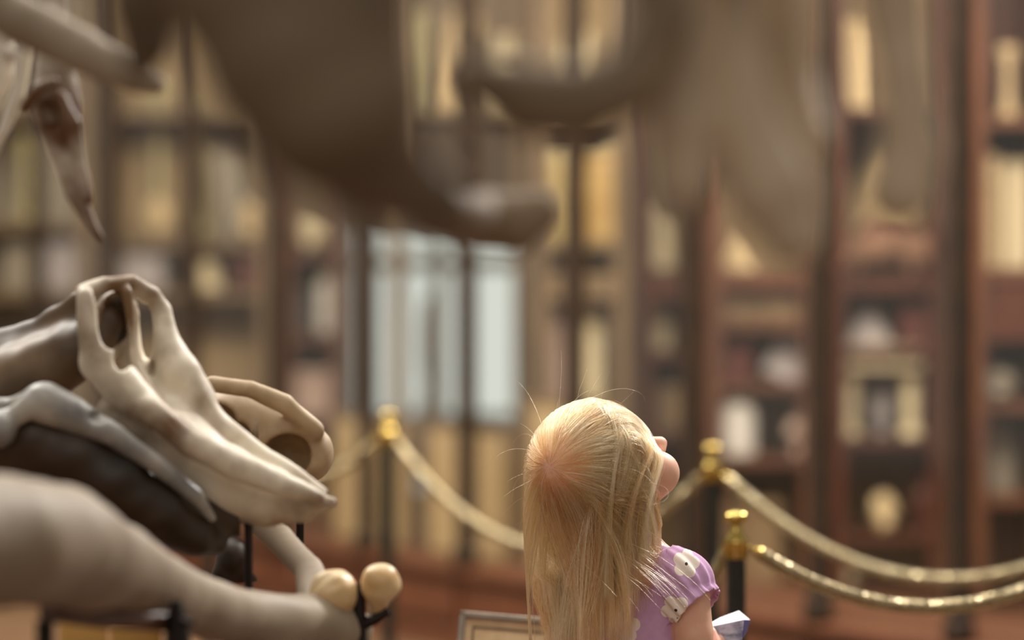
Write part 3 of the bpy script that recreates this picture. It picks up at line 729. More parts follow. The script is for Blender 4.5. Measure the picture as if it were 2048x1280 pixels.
# big pale lower jaw in front, two ivory tusk stumps at its end
J0 = P(260, 1200, 4.3)
jw = empty('lower_jaw', (J0[0], J0[1], TAB), 'huge pale lower jaw with two rounded tusk stumps, along the bottom left', 'jaw')
s = SDF((-.80, 3.5, .70), (-.12, 5.4, 1.22), 0.006)
jr = lambda x, y, r, d: (P(x, y, d), r * d / FPX)
s.chain([jr(-160, 1080, 135, 3.78), jr(0, 1080, 132, 3.9), jr(110, 1090, 122, 4.05), jr(230, 1140, 88, 4.25), jr(350, 1195, 68, 4.45), jr(480, 1235, 54, 4.65), jr(600, 1252, 62, 4.8), jr(690, 1262, 54, 4.86)], .03)
s.chain([jr(470, 1020, 18, 5.12), jr(560, 1078, 28, 5.06), jr(620, 1140, 30, 4.98), jr(640, 1215, 44, 4.90), jr(620, 1250, 50, 4.82)], .02)
s.build('jaw_bone', M['bone_pale'], jw, 2, disp=noise_disp(.003, 25, 13))
TD = 4.84; tq = lambda x, y, dd=0: P(x, y, TD + dd); UT = TD / FPX
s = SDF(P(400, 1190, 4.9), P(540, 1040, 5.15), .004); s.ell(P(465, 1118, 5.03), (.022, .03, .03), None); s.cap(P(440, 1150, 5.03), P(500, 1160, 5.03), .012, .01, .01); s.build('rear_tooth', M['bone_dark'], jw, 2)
s = SDF(tq(590, 1270, -.1), tq(740, 1110, .1), .0022)
s.ell(tq(668, 1184, 0), (47 * UT, .032, 46 * UT), None, .005); s.ell(tq(648, 1196, -.006), (30 * UT, .026, 36 * UT), None, .008); s.cap(tq(674, 1200), tq(684, 1245, .01), 36 * UT, 20 * UT, .008)
s.build('tusk_stump', M['tooth'], jw, 2, disp=noise_disp(.0014, 110, 17))
s = SDF(tq(700, 1270, -.1), tq(830, 1100, .1), .0022)
s.ell(tq(762, 1164, 0), (40 * UT, .026, 38 * UT), None, .004); s.cap(tq(758, 1180), tq(752, 1228, .01), 30 * UT, 14 * UT, .012)
s.build('tusk_stump', M['tooth'], jw, 2, disp=noise_disp(.0014, 110, 19))
MB().tube([tq(716, 1290, .0), tq(718, 1230, .0), tq(722, 1165, .0)], [18 * UT, 15 * UT, 7 * UT], 10).tube([tq(716, 1255), tq(750, 1238), tq(778, 1222)], [10 * UT, 12 * UT, 8 * UT], 10).build('bracket', M['iron'], jw)
MB().tube([P(356, 1290, 4.30), P(354, 1240, 4.30), P(352, 1200, 4.30)], [.016, .013, .006], 10).tube([P(352, 1236, 4.3), P(372, 1246, 4.29), P(388, 1246, 4.28)], [.008, .005, .003], 8).build('bracket', M['iron'], jw)
MB().tube([P(95, 1222, 4.12), P(200, 1236, 4.2), P(345, 1244, 4.33)], .012, 10).build('cradle_bar', M['plinth'], jw)
for (x, d) in ((90, 4.05), (600, 4.8)):
    p_ = P(x, 1240, d); MB().tube([p_, (p_[0], p_[1], TAB)], .010, 10).build('support_rod', M['iron'], jw)

# yellow cards propped on the table under the jaw
for (x0, x1, y0, lb) in ((120, 215, 1237, 'yellow card under the pale jaw, first of two'), (222, 322, 1255, 'yellow card under the pale jaw, nearer the iron bracket')):
    a = P(x0, y0, 4.5); b = P(x1, y0, 4.5); cz = (TAB + a[2]) / 2
    t = empty('label_card', ((a[0] + b[0]) / 2, 4.5, TAB), lb, 'card', 'yellow cards under the jaw')
    Rr = np.array(Matrix.Rotation(-.0, 3, 'X'))
    MB().box(((a[0] + b[0]) / 2, 4.5, cz), (b[0] - a[0], .008, a[2] - TAB), Rr, .002).build('card', M['yellow'], t, False)
    MB().box(((a[0] + b[0]) / 2, 4.53, TAB + .02), (.05, .05, .04), None, .003).build('card_foot', M['plinth'], t, False)

# narrow skull hanging nose-down at the upper left
HD = 4.5; hq = lambda x, y, dd=0.0: P(x, y, HD + dd); UH = HD / FPX
hs = empty('hanging_skull', hq(100, 30), 'cream and rust narrow skull hanging nose-down in the upper left corner', 'skull')
s = SDF(hq(-80, 500, -.12), hq(240, -80, .14), .003)
hc = lambda pts, k, op='+': s.chain([(hq(p[0], p[1], p[3] if len(p) > 3 else 0), p[2] * UH) for p in pts], k * UH, op)
hc([(100, -60, 30), (108, 60, 30), (112, 130, 40), (112, 210, 50), (128, 300, 32), (150, 380, 22), (172, 430, 15), (204, 476, 7)], 14)
hc([(120, 200, 18, -.04), (146, 250, 16, -.05), (160, 330, 14, -.04), (176, 400, 13, -.03)], 8)
hc([(52, 215, 14, -.04), (76, 180, 14, -.05), (104, 165, 14, -.05)], 8)
s.ell(hq(92, 236, -.055), (30 * UH, .05, 42 * UH), None, 6 * UH, '-')
hc([(58, -60, 14, .02), (48, 100, 16, .02), (36, 190, 15, .02), (10, 260, 14, .02), (-40, 350, 12, .02)], 8)
hc([(58, 40, 12), (100, 60, 16)], 8)
hc([(10, 60, 22, .06), (6, 150, 22, .06), (-30, 240, 18, .06)], 8); hc([(6, 100, 14, .06), (48, 110, 14, .02)], 8)
s.build('cranium', M['bone_hang'], hs, 2, disp=noise_disp(.0015, 60, 23))
MB().tube([hq(100, -50), hq(100, -50) * (1, 1, 0) + (0, 0, 3.2)], .005, 8).build('suspension_rod', M['iron'], hs)

# ------------------------------------------------------------------ skeleton hanging close to the lens, across the top
FD = 1.9
DK = 1.33
fr_ = lambda x, y, r, d: (P(x, y, d * DK), r * d * DK / FPX)
fs = empty('hanging_skeleton', P(950, -260, FD * DK), 'huge out-of-focus brown skeleton hanging close to the camera across the top', 'skeleton')
def fbone(name, chains, mt, h=.003, k=.012, seed=31, minus=()):
    pts = np.array([p for ch in chains for (p, r) in ch]); rr = max(r for ch in chains for (p, r) in ch) + .02
    s = SDF(pts.min(0) - rr, pts.max(0) + rr, h)
    for ch in chains: s.chain(ch, k)
    for ch in minus: s.chain(ch, k, '-')
    return s.build(name, M[mt], fs, 2, disp=noise_disp(.0008, 90, seed))
fbone('skull', [[fr_(360, -160, 130, 1.85), fr_(480, -20, 150, 1.85), fr_(580, 110, 175, 1.85), fr_(660, 220, 170, 1.85), fr_(740, 330, 110, 1.9), fr_(860, 400, 70, 1.95), fr_(910, 425, 45, 1.98)],
                [fr_(700, -120, 120, 1.85), fr_(690, 60, 120, 1.85), fr_(690, 200, 150, 1.85)]], 'bone_brown', seed=33)
fbone('horn', [[fr_(330, -120, 95, 2.3), fr_(290, 10, 70, 2.3), fr_(292, 90, 52, 2.3), fr_(280, 130, 34, 2.3)]], 'bone_brown', seed=35)
fbone('jaw_hinge', [[fr_(940, 150, 40, 2.1), fr_(1060, 200, 78, 2.1), fr_(1160, 205, 76, 2.1), fr_(1270, 160, 66, 2.1), fr_(1330, 30, 60, 2.1), fr_(1330, -160, 60, 2.1)]], 'bone_mid', seed=37)
fbone('vertebra', [[fr_(860, 430, 40, 2.6), fr_(960, 440, 55, 2.6), fr_(1030, 445, 62, 2.6), fr_(1075, 425, 46, 2.6)], [fr_(960, 440, 50, 2.6), fr_(850, 400, 36, 2.4), fr_(780, 380, 40, 2.2)]], 'bone_mid', seed=39)
fbone('rib', [[fr_(1310, -160, 72, 2.15), fr_(1336, 60, 80, 2.15), fr_(1362, 240, 70, 2.15), fr_(1370, 370, 52, 2.15)]], 'bone_greybrown', seed=41)
fbone('rib', [[fr_(1440, -160, 62, 2.2), fr_(1450, 60, 66, 2.2), fr_(1476, 240, 76, 2.2), fr_(1540, 380, 84, 2.2), fr_(1585, 470, 60, 2.2)]], 'bone_greybrown', seed=43)
fbone('rib', [[fr_(1540, -160, 50, 2.25), fr_(1552, 60, 54, 2.25), fr_(1572, 240, 66, 2.25), fr_(1594, 400, 62, 2.25)]], 'bone_greybrown', seed=45)
fbone('rib', [[fr_(1612, -160, 24, 2.3), fr_(1618, 40, 22, 2.3), fr_(1606, 150, 26, 2.3), fr_(1620, 280, 46, 2.25)]], 'bone_greybrown', seed=47)
fbone('limb_bone', [[fr_(1770, -160, 78, 2.2), fr_(1790, 30, 62, 2.2), fr_(1812, 170, 54, 2.2), fr_(1826, 300, 62, 2.2), fr_(1800, 380, 70, 2.2)]], 'bone_greybrown', seed=49)
fbone('rear_bone', [[fr_(-120, -60, 46, 3.0), fr_(40, 40, 50, 3.0), fr_(160, 100, 46, 3.0), fr_(260, 150, 34, 3.0), fr_(310, 170, 22, 3.0)]], 'bone_pale', seed=51)
fbone('spine', [[fr_(-120, -90, 40, 2.9), fr_(330, -190, 90, 2.2), fr_(700, -200, 120, 1.9), fr_(1300, -200, 80, 2.1), fr_(1800, -200, 80, 2.2)]], 'bone_brown', h=.006, seed=53)
for x, d in ((700, 1.9), (1780, 2.2)):
    p_ = P(x, -220, d * DK); MB().tube([p_, (p_[0], p_[1], 3.2)], .006, 8).build('suspension_rod', M['iron'], fs)

# ------------------------------------------------------------------ the girl
HB = rgb(236, 190, 160)
M['skin'] = mat('child_skin', rgb(232, 186, 160), 0.5, 0, rgb(226, 174, 150), 30, bump=0.0, sss=0.35)
M['eye'] = mat('eye_white', rgb(235, 232, 228), 0.2)
M['iris'] = mat('iris_blue', rgb(70, 100, 130), 0.2)
M['shoe'] = mat('shoe_white', rgb(220, 214, 208), 0.6, 0, rgb(200, 194, 188), 20)
B0 = np.array([.166, 5.45, 0.0]); BA = math.radians(33)
rb = np.array([math.cos(BA), -math.sin(BA), 0]); fb = np.array([math.sin(BA), math.cos(BA), 0]); zb_ = np.array([0, 0, 1.0])
bp = lambda r, f, z: B0 + r * rb + f * fb + z * zb_
AX = np.stack([rb, fb, zb_])
HA, HP = math.radians(60), math.radians(37)
hf = np.array([math.sin(HA) * math.cos(HP), math.cos(HA) * math.cos(HP), math.sin(HP)])
hu = np.array([-math.sin(HA) * math.sin(HP), -math.cos(HA) * math.sin(HP), math.cos(HP)])
hr = np.array([math.cos(HA), -math.sin(HA), 0.0])
HC = P(1190, 930, 5.39)
hp = lambda f, r, u: HC + f * hf + r * hr + u * hu
HX = np.stack([hf, hr, hu])
girl = empty('person', B0, 'small girl with long blond hair and a lilac flowered dress, looking up', 'person')
body = SDF(B0 + (-.34, -.36, -.0), B0 + (.34, .36, 1.26), .0032)
# trunk
body.ell(bp(0, 0, .79), (.089, .064, .125), AX); body.ell(bp(0, .008, .66), (.084, .064, .12), AX, .03); body.ell(bp(0, 0, .54), (.098, .075, .085), AX, .03)
body.cap(bp(-.092, -.004, .872), bp(.092, -.004, .872), .034, .034, .03)
nb = hp(-.028, 0, -.07)
body.cap(bp(0, -.004, .865), nb, .043, .040, .02)
for s_ in (-1, 1): body.cap(bp(s_ * .075, -.008, .885), bp(0, -.012, .93), .020, .030, .03)
# arms
ELR, WRR = bp(.122, -.012, .705), np.array([.292, 5.525, .745])
body.chain([(bp(.098, -.004, .864), .031), (bp(.112, -.010, .80), .0275), (ELR, .023)], .012)
body.chain([(ELR, .0235), (ELR * .55 + WRR * .45, .023), (WRR, .0165)], .010)
ELL, WRL = bp(-.118, .02, .705), bp(-.085, .13, .66)
body.chain([(bp(-.098, -.004, .864), .031), (bp(-.108, .004, .80), .0275), (ELL, .023)], .012)
body.chain([(ELL, .0235), (ELL * .55 + WRL * .45, .023), (WRL, .0165)], .010)
def hand(w, d, side, curl):
    d = d / np.linalg.norm(d); n = np.cross(d, zb_); n /= np.linalg.norm(n); u = np.cross(n, d)      # d along the hand, u across, n palm normal
    n = n * side
    pc = w + d * .030; body.ell(pc, (.030, .022, .011), np.stack([d, u, n]), .006)
    for k, (off, L) in enumerate(((.0155, .036), (.0052, .041), (-.0052, .038), (-.015, .030))):
        a0 = w + d * .046 + u * off; p0 = a0
        pts = [(w + d * .030 + u * off * .8, .0062), (a0, .0058)]; th = 0
        for j, l in enumerate((.45, .32, .23)):
            th += curl * (0.8 + .1 * k); v = d * math.cos(th) + n * math.sin(th); p0 = p0 + v * L * l; pts.append((p0, .0054 - .0006 * j))
        body.chain(pts, .002)
    t0 = w + d * .016 + u * .018; t1 = t0 + (u * .55 + d * .65 + n * .35) * .020; t2 = t1 + (d * .8 + n * .5 + u * .1) * .018
    body.chain([(w + d * .012 + u * .010, .009), (t0, .008), (t1, .0066), (t2, .0054)], .003)
hand(WRR, np.array([.012, .045, .02]), -1, .55)
hand(WRL, WRL - ELL, 1, .35)
# legs
for s_ in (-1, 1):
    body.chain([(bp(s_ * .048, 0, .50), .058), (bp(s_ * .050, .006, .38), .050), (bp(s_ * .050, .004, .275), .037)], .02)
    body.chain([(bp(s_ * .050, .004, .275), .037), (bp(s_ * .050, -.008, .19), .037), (bp(s_ * .050, -.006, .07), .024)], .012)
    body.chain([(bp(s_ * .050, -.012, .034), .024), (bp(s_ * .053, .05, .028), .023), (bp(s_ * .056, .088, .022), .018)], .012)
# head
body.ell(hp(-.008, 0, .012), (.088, .073, .079), HX, .02)
body.ell(hp(.016, 0, -.018), (.066, .064, .078), HX, .02)
body.ell(hp(.056, 0, -.070), (.034, .036, .034), HX, .025)              # jaw and chin
body.ell(hp(.074, 0, -.092), (.015, .018, .013), HX, .014)
for s_ in (-1, 1):
    body.ell(hp(.058, s_ * .035, -.060), (.032, .028, .031), HX, .014)   # cheeks
    body.ell(hp(.072, s_ * .027, -.018), (.016, .017, .010), HX, .010, '-')   # eye sockets
    body.ell(hp(.066, s_ * .027, -.019), (.0135, .0135, .0125), HX, .003)      # lids
    body.ell(hp(-.006, s_ * .074, -.030), (.016, .006, .026), HX, .004)        # ears
    body.ell(hp(-.001, s_ * .080, -.028), (.009, .004, .016), HX, .003, '-')
    body.ell(hp(.094, s_ * .0085, -.050), (.007, .0065, .006), HX, .004)       # nostril wings
body.chain([(hp(.078, 0, -.012), .007), (hp(.091, 0, -.032), .008), (hp(.103, 0, -.044), .0098)], .008)   # nose
body.cap(hp(.090, -.014, -.0695), hp(.090, .014, -.0695), .0055, .0055, .006)   # lips
body.cap(hp(.089, -.011, -.079), hp(.089, .011, -.079), .0058, .0058, .006)
body.cap(hp(.098, -.015, -.0745), hp(.098, .015, -.0745), .0016, .0016, .002, '-')
skin = body.build('body', M['skin'], girl, 2)
skin['label'] = 'bare skin of the face, neck, arms and legs'
for s_ in (-1, 1):
    c_ = hp(.0675, s_ * .027, -.019)
    Rm = np.stack([hr, hu, hf], 1)
    ey = MB().lathe(c_, [(.0128 * math.sin(math.pi * j / 10) + 1e-4, -.0128 * math.cos(math.pi * j / 10)) for j in range(11)], 16, Rm).build('eye', M['eye'], girl)
    MB().lathe(c_ + hf * .0115, [(.0058, 0), (.0050, .0014), (.0002, .0018)], 16, Rm).build('iris', M['iris'], ey)

# dress
def dress_mat():
    m = mat('lilac_cotton', rgb(206, 164, 204), 0.85, 0, rgb(198, 156, 198), 90, bump=0.12)
    nt = m.node_tree; b = nt.nodes['Principled BSDF']; L = nt.links
    old = b.inputs['Base Color'].links[0].from_socket
    tc = nt.nodes.new('ShaderNodeNewGeometry'); sc_ = nt.nodes.new('ShaderNodeVectorMath'); sc_.operation = 'MULTIPLY'; sc_.inputs[1].default_value = (1, .12, 1); L.new(tc.outputs['Position'], sc_.inputs[0]); tc = sc_.outputs['Vector']
    def dist(c):
        n = nt.nodes.new('ShaderNodeVectorMath'); n.operation = 'DISTANCE'; n.inputs[1].default_value = (c[0], c[1] * .12, c[2]); L.new(tc, n.inputs[0]); return n.outputs['Value']
    def below(v, r):
        n = nt.nodes.new('ShaderNodeMath'); n.operation = 'LESS_THAN'; n.inputs[1].default_value = r; L.new(v, n.inputs[0]); return n.outputs[0]
    def comb(op, a, c):
        n = nt.nodes.new('ShaderNodeMath'); n.operation = op; L.new(a, n.inputs[0]); L.new(c, n.inputs[1]); return n.outputs[0]
    pet, dot = None, None
    fl = [(P(1250, 1258, 5.355), 0.3, 1.0), (P(1352, 1222, 5.345), 0.9, .92), (P(1373, 1128, 5.36), 0.1, .85), (P(1245, 1150, 5.37), .5, .95), (P(1310, 1330, 5.36), .8, 1.0),
          (P(1190, 1330, 5.37), .2, 1.0), (P(1140, 1220, 5.40), .6, .95), (bp(.07, .075, .80), .1, 1), (bp(-.05, .072, .75), .5, 1), (bp(.02, .08, .66), .9, 1), (bp(-.07, .1, .52), .4, 1), (bp(.06, .11, .48), .7, 1), (bp(.10, -.08, .52), .2, 1), (bp(0, -.1, .50), .6, 1)]
    for c, ph, sc in fl:
        out = (c - B0) * (1, 1, 0) - 0; ax_z = zb_
        nn = np.array([-.25, -1, .1]) if c[1] < 5.42 else fb
        nn = nn / np.linalg.norm(nn); ex = np.cross(zb_, nn); ex /= np.linalg.norm(ex); ez = np.cross(nn, ex)
        for k in range(5):
            a = ph + 2 * math.pi * k / 5
            q_ = below(dist(c + sc * .0132 * (math.cos(a) * ex + math.sin(a) * ez)), .0100 * sc)
            pet = q_ if pet is None else comb('MAXIMUM', pet, q_)
        q_ = below(dist(c), .008 * sc); pet = comb('MAXIMUM', pet, q_)
        q_ = below(dist(c), .0026 * sc); dot = q_ if dot is None else comb('MAXIMUM', dot, q_)
    m1 = nt.nodes.new('ShaderNodeMix'); m1.data_type = 'RGBA'; L.new(pet, m1.inputs[0]); L.new(old, m1.inputs[6]); m1.inputs[7].default_value = rgb(240, 226, 216)
    m2 = nt.nodes.new('ShaderNodeMix'); m2.data_type = 'RGBA'; L.new(dot, m2.inputs[0]); L.new(m1.outputs[2], m2.inputs[6]); m2.inputs[7].default_value = rgb(60, 50, 46)
    L.new(m2.outputs[2], b.inputs['Base Color']); return m
M['dress'] = dress_mat()
dz = SDF(B0 + (-.24, -.24, .30), B0 + (.24, .24, .96), .0034)
g_ = .0065
dz.ell(bp(0, 0, .79), (.089 + g_, .064 + g_, .125), AX); dz.ell(bp(0, .008, .66), (.084 + g_, .064 + g_, .12), AX, .03)
dz.cap(bp(-.092, -.004, .868), bp(.092, -.004, .868), .034 + g_, .034 + g_, .03)
for s_ in (-1, 1): dz.cap(bp(s_ * .075, -.008, .885), bp(s_ * .03, -.012, .91), .020 + g_, .026 + g_, .03)
dz.ell(bp(0, .0, .56), (.115, .09, .10), AX, .04); dz.ell(bp(0, .0, .44), (.145, .12, .12), AX, .05)
dz.cut(bp(0, 0, .36), (0, 0, -1))
dz.cap(bp(0, -.006, .86), bp(0, -.010, .925), .058, .050, .03); dz.cut(bp(0, 0, .914), zb_ + fb * .45)             # neckline
for s_ in (-1, 1): dz.cap(bp(s_ * .132, -.008, .90), bp(s_ * .138, -.01, .72), .046, .046, .008, '-')   # armholes
def outset(sd, g, keep):
    ax = [sd.lo[i] + sd.h * np.arange(sd.n[i]) for i in range(3)]
    X = np.stack(np.meshgrid(*ax, indexing='ij'), -1).reshape(-1, 3)
    b_ = np.concatenate([body.sample(X[a:a + 200000]) for a in range(0, len(X), 200000)]) - g
    sd.F = np.minimum(sd.F, np.maximum(b_, keep(X)).reshape(sd.F.shape)).astype(np.float32)
nn_ = (zb_ + fb * .45) / np.linalg.norm(zb_ + fb * .45)
outset(dz, .0062, lambda X: np.maximum.reduce([(X - bp(0, 0, .914)) @ nn_, .62 - X[:, 2], np.abs((X - B0) @ rb) - .085, (X - B0) @ fb - .072]))
dr_ = dz.build('dress', M['dress'], girl, 2, disp=noise_disp(.0012, 55, 61))
# flutter sleeves
for s_ in (1, -1):
    A_ = bp(s_ * .074, -.006, .876); ax_ = (s_ * rb * .72 - zb_ * .69); ax_ /= np.linalg.norm(ax_); E_ = A_ + ax_ * .14
    sl = SDF(np.minimum(A_, E_) - .09, np.maximum(A_, E_) + .09, .0022)
    sl.cap(A_, E_, .0385, .043); sl.cap(A_ + ax_ * .012, E_ + ax_ * .02, .0352, .0410, 0, '-')
    hem_n = s_ * rb * .80 - zb_ * .72; sl.cut(bp(s_ * (.128 if s_ > 0 else .112), 0, .846), hem_n)
    sl.cut(bp(s_ * .074, 0, .87), -s_ * rb, 0)
    outset(sl, .0062, lambda X, s_=s_: np.maximum.reduce([.076 - s_ * ((X - B0) @ rb), (X - bp(s_ * (.116 if s_ > 0 else .104), 0, .848)) @ (hem_n / np.linalg.norm(hem_n))]))
    def gather(V, A_=A_, ax_=ax_, s_=s_):
        d_ = V - A_; t = d_ @ ax_; rad = d_ - t[:, None] * ax_; L_ = np.linalg.norm(rad, axis=1)[:, None]; rn = rad / np.maximum(L_, 1e-6)
        side = np.cross(ax_, zb_); side /= np.linalg.norm(side); th = np.arctan2(rn @ side, rn @ np.cross(side, ax_))
        return rn * (.0022 * np.sin(15 * th + 8 * t) * np.exp(-((t - .03) / .05) ** 2))[:, None]
    sl.build('sleeve', M['dress'], girl, 2, disp=gather)
for s_ in (-1, 1):
    sh = SDF(bp(s_ * .053, .03, .03) - .14, bp(s_ * .053, .03, .03) + .14, .004)
    sh.chain([(bp(s_ * .050, -.014, .036), .031), (bp(s_ * .053, .045, .030), .031), (bp(s_ * .056, .088, .024), .026)], .012)
    sh.cut((0, 0, .002), (0, 0, -1)); sh.cut(bp(0, -.01, .058), (0, 0, 1) + fb * 0.12)
    sh.build('shoe', M['shoe'], girl)

# ---- hair: strands grown from the scalp, combed away from the whorl, falling under gravity round the head and shoulders
NS, NP = 17000, 44
hold = SDF(body.lo, B0 + (.34, .36, 1.26), body.h); hold.F = body.F.copy()
hold.cap(bp(-.092, -.004, .872), bp(.092, -.004, .872), .043, .043, .02); hold.ell(bp(0, 0, .79), (.108, .076, .125), AX, .01); hold.ell(bp(0, .008, .62), (.104, .08, .16), AX, .01)
for s_ in (-1, 1): hold.ell(hp(-.004, s_ * .060, -.022), (.062, .020, .060), HX, .012)
WH = np.array([-.75, .27, .60]); WH /= np.linalg.norm(WH)
whorl = hp(*(WH * .083))
n_ = rng.normal(size=(NS * 5, 3)); n_ /= np.linalg.norm(n_, axis=1)[:, None]
nf, nr, nu = n_.T
line = np.interp(nf, [-1, -.25, 0.0, .25, .55, .8, .9], [-.62, -.60, -.36, .16, .50, .66, .95])
n_ = n_[(nu > line + .05 * rng.normal(size=len(nf)))][:NS]; NS = len(n_)
nf, nr, nu = n_.T
dirs = n_ @ HX
pos = HC + dirs * .04
for _ in range(26): pos = pos + dirs * np.clip(body.sample(pos), -.02, .02)[:, None] * -0.9 * np.where(body.sample(pos) < 0, 1, 1)[:, None]
root = pos.copy()
nrm_ = body.grad(root)
away = root - whorl; away += .010 * np.cross(nrm_, away) / .05
away -= nrm_ * (away * nrm_).sum(1)[:, None]; away /= np.linalg.norm(away, axis=1)[:, None] + 1e-6
side = np.tanh((nr + .30) * 5)[:, None] * hr[None]
wf = np.clip((nf - .05) / .55, 0, 1)[:, None] * .95
d = away * (1 - wf) + (side * .95 - hf[None] * (.05 + .30 * np.clip(nf, 0, 1)[:, None])) * wf
d -= nrm_ * (d * nrm_).sum(1)[:, None]; d /= np.linalg.norm(d, axis=1)[:, None] + 1e-6
loose = rng.random(NS) < .004
flick = (nr > .1) & (nf < .0) & (nf > -.75) & (nu < -.05) & (rng.random(NS) < .08)
d = d + nrm_ * (.03 + .06 * rng.random(NS) + .30 * loose)[:, None] + .05 * rng.normal(size=(NS, 3)); d /= np.linalg.norm(d, axis=1)[:, None]
Ln = np.interp(dirs[:, 0], [-.6, .4, 1], [.34, .32, .27]) * rng.uniform(.9, 1.08, NS)
Ln *= np.where(loose, rng.uniform(.12, .36, NS), 1); Ln = np.where(flick, rng.uniform(.15, .21, NS), Ln)
layer = rng.uniform(.0010, .0065, NS) * np.interp(nu, [-.6, .2], [.5, 1.0])
grav = rng.uniform(14, 24, NS) * np.where(loose, .35, 1)
Hs = np.zeros((NS, NP, 3)); Hs[:, 0] = root
bend = rng.normal(size=(NS, 3)) * np.where(loose, 6.0, .5)[:, None]
for k in range(1, NP):
    ds = (Ln / (NP - 1))[:, None]; t = k / NP
    d = d + (np.array([0, 0, -1.0]) * (grav * (.11 + 2.5 * t ** 1.1))[:, None] + bend * (.4 + t)) * ds; d /= np.linalg.norm(d, axis=1)[:, None]
    fc, uc = (pos - HC) @ hf, (pos - HC) @ hu
    comb_ = np.clip((fc + .002) / .03, 0, 1.8) * np.clip((.05 - uc) / .03, 0, 1)
    d = d - hf * (34 * comb_)[:, None] * ds
    d = d + (flick * np.clip((.965 - pos[:, 2]) / .03, 0, 1))[:, None] * (rb * 40 + zb_ * 16) * ds
    d /= np.linalg.norm(d, axis=1)[:, None]
    p = pos + d * ds
    sd_ = hold.sample(p); o_ = layer * min(1, k / 5)
    hit = sd_ < o_
    if hit.any():
        g2 = hold.grad(p[hit]); p[hit] += g2 * np.clip(o_[hit] - sd_[hit], 0, .03)[:, None]
        v = p[hit] - pos[hit]; d[hit] = v / (np.linalg.norm(v, axis=1)[:, None] + 1e-9)
    far = (sd_ >= o_) & (sd_ < .04) & ~loose
    if far.any():
        g2 = hold.grad(p[far]); w = np.clip(g2[:, 2] + .45, 0, .8)
        p[far] -= g2 * (w * (sd_[far] - o_[far]))[:, None]
        v = p[far] - pos[far]; d[far] = v / (np.linalg.norm(v, axis=1)[:, None] + 1e-9)
    pos = p; Hs[:, k] = pos
# locks: strands drawn together toward their neighbours' guide
NG = 260; gi = rng.choice(np.flatnonzero(~loose & ~flick), NG, replace=False)
near = np.empty(NS, int)
for a in range(0, NS, 2000):
    near[a:a + 2000] = gi[np.argmin(((root[a:a + 2000, None] - root[None, gi]) ** 2).sum(-1), 1)]
tt = np.linspace(0, 1, NP); cl = (np.clip((tt - .06) / .5, 0, 1) ** .8)[None, :, None] * (rng.uniform(.66, .98, NS) * ~loose * np.where(flick, .15, 1))[:, None, None]
gid = {int(g): k for k, g in enumerate(gi)}; gk = np.array([gid[int(i)] for i in near])
go = rng.normal(size=(NG, 3)) * np.array([.0045, .0075, .003]); gp = rng.uniform(0, 6.28, (NG, 3)); gw = rng.uniform(3, 7, (NG, 1))
lock = go[:, None] * (tt ** 1.1)[None, :, None] + .0022 * np.sin(gw[:, :, None] * tt[None, :, None] + gp[:, None]) * tt[None, :, None]
G = Hs[near] + lock[gk]
spread = (root - root[near])[:, None, :] * .26
Hs = Hs * (1 - cl) + (G + spread) * cl
fz = rng.normal(size=(NS, 1, 3)) * .0016 * tt[None, :, None] ** 1.3
wv = np.cumsum(rng.normal(size=(NS, NP, 3)), 1) * .00022
Hs += fz + wv * tt[None, :, None]
xm_ = np.interp(Hs[:, :, 2], [.72, .80, .90, .98, 1.02], [.034, .028, .021, .015, .012])
Hs[:, :, 0] = np.where((Hs[:, :, 0] < xm_) & ~loose[:, None], xm_ + (Hs[:, :, 0] - xm_) * .22, Hs[:, :, 0])
for k in range(2, NP):                                            # keep strands out of the body
    sd_ = body.sample(Hs[:, k]); hit = sd_ < .0012
    if hit.any(): Hs[hit, k] += body.grad(Hs[hit, k]) * (.0016 - sd_[hit])[:, None]
# trimmed: long on her left, shorter towards her right cheek
tipz = np.interp(Hs[:, :, 0], [.02, .10, .136, .165, .195, .235], [.735, .745, .79, .850, .915, .94])
jit = rng.normal(size=NS) * .014 + np.array([hash((int(i) * 7919) % 1000) % 1000 for i in near]) / 1000 * .075 - .035
below_ = (Hs[:, :, 2] < tipz + jit[:, None]) & ~loose[:, None] & ~flick[:, None]
kend = np.where(below_.any(1), below_.argmax(1), NP - 1).clip(8, NP - 1)
u_ = tt[None, :] * kend[:, None]; i0 = np.floor(u_).astype(int).clip(0, NP - 2); w_ = (u_ - i0)[:, :, None]; ar = np.arange(NS)[:, None]
Hs = Hs[ar, i0] * (1 - w_) + Hs[ar, i0 + 1] * w_
hc_ = bpy.data.hair_curves.new('hair'); hc_.add_curves([NP] * NS)
gb = np.array(girl.location)
hc_.position_data.foreach_set('vector', (Hs - gb).astype(np.float32).ravel())
tone_g = dict(zip(gi.tolist(), rng.random(NG)))
tone = np.array([tone_g[i] for i in near]) * .62 + rng.random(NS) * .38; tone = np.where(rng.random(NS) < .10, .85 + .15 * rng.random(NS), tone); tone = np.where(flick, .25 + .5 * tone, tone)
ra = hc_.attributes.new('radius', 'FLOAT', 'POINT')
rr = (.00026 * (1 - .75 * tt ** 2))[None, :] * (rng.uniform(.65, 1.2, NS) + .5 * (tone > .85))[:, None] * np.where(loose, .6, 1)[:, None]
ra.data.foreach_set('value', rr.astype(np.float32).ravel())
at_ = hc_.attributes.new('tone', 'FLOAT', 'CURVE'); at_.data.foreach_set('value', tone.astype(np.float32))
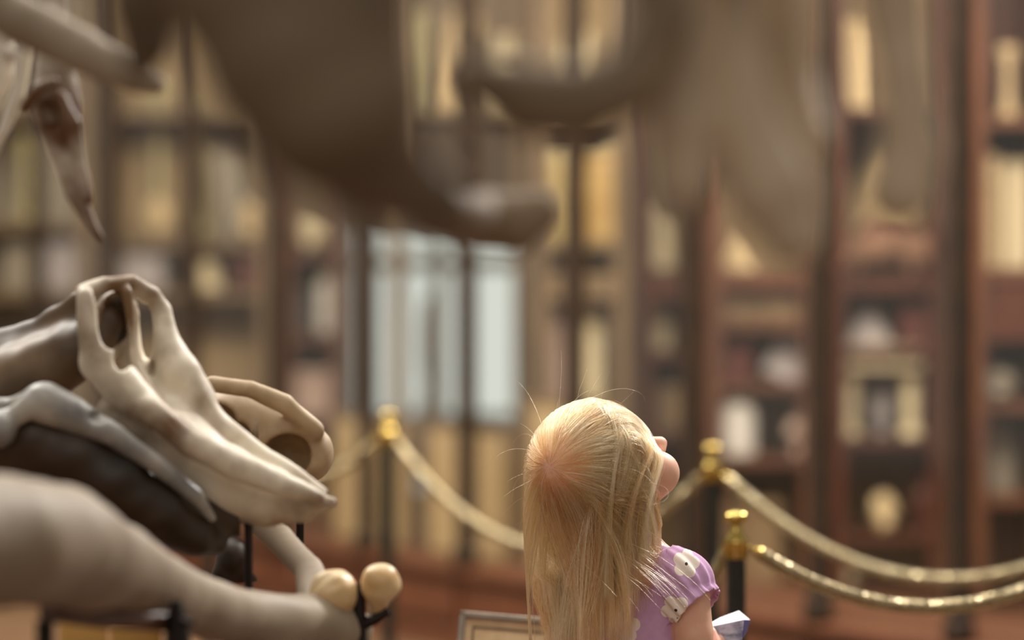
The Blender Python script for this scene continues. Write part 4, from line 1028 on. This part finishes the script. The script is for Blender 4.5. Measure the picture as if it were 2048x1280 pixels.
def hair_mat():
    m = bpy.data.materials.new('blond_hair'); m.use_nodes = True; nt = m.node_tree
    for n in list(nt.nodes):
        if n.type != 'OUTPUT_MATERIAL': nt.nodes.remove(n)
    out = [n for n in nt.nodes if n.type == 'OUTPUT_MATERIAL'][0]
    h = nt.nodes.new('ShaderNodeBsdfHairPrincipled'); h.parametrization = 'COLOR'
    hi = nt.nodes.new('ShaderNodeAttribute'); hi.attribute_name = 'tone'; r = nt.nodes.new('ShaderNodeValToRGB')
    r.color_ramp.elements[0].color = (.13, .050, .016, 1); r.color_ramp.elements[1].color = (.88, .60, .33, 1)
    e = r.color_ramp.elements.new(.5); e.color = (.50, .25, .095, 1)
    nt.links.new(hi.outputs['Fac'], r.inputs[0]); nt.links.new(r.outputs[0], h.inputs['Color'])
    h.inputs['Roughness'].default_value = .32; h.inputs['Radial Roughness'].default_value = .4
    nt.links.new(h.outputs[0], out.inputs[0]); return m
M['hair'] = hair_mat(); hc_.materials.append(M['hair'])
ho = bpy.data.objects.new('hair', hc_); COL.objects.link(ho); ho.parent = girl; ho['label'] = 'long straight blond hair'

# folded leaflet in the right hand
def leaflet_mat():
    m = mat('leaflet_print', rgb(196, 200, 214), 0.5, 0, rgb(110, 116, 138), 60, .40, .60, stretch=(.7, 1, 1.6)); return m
M['leaf'] = leaflet_mat(); M['leaf_white'] = mat('leaflet_paper', rgb(236, 236, 244), 0.6); M['leaf_blue'] = mat('leaflet_blue', rgb(60, 62, 118), 0.5)
lq = lambda x, y, d: P(x, y, d)
lf = empty('leaflet', lq(1462, 1330, 5.56), 'folded white and blue printed leaflet held in front of the girl\'s arm', 'leaflet')
def sheet(name, pts, m, par, th=.0012):
    p_ = [np.array(a_) for a_ in pts]; n2 = np.cross(p_[1] - p_[0], p_[2] - p_[0]); n2 /= np.linalg.norm(n2); k = len(p_)
    v = [a_ + n2 * th / 2 for a_ in p_] + [a_ - n2 * th / 2 for a_ in p_]
    f_ = [tuple(range(k)), tuple(range(2 * k - 1, k - 1, -1))] + [(i, (i + 1) % k, (i + 1) % k + k, i + k) for i in range(k)]
    return link_mesh(name, v, f_, m, par, False)
sheet('front_panel', [lq(1400, 1258, 5.545), lq(1488, 1240, 5.56), lq(1478, 1345, 5.55), lq(1405, 1350, 5.54)], M['leaf'], lf)
sheet('back_panel', [lq(1400, 1258, 5.548), lq(1488, 1240, 5.563), lq(1500, 1240, 5.60), lq(1478, 1222, 5.63), lq(1440, 1236, 5.62)], M['leaf_white'], lf)
sheet('spine_edge', [lq(1488.5, 1240, 5.561), lq(1500, 1240, 5.60), lq(1494, 1262, 5.60), lq(1486, 1275, 5.556)], M['leaf_blue'], lf)
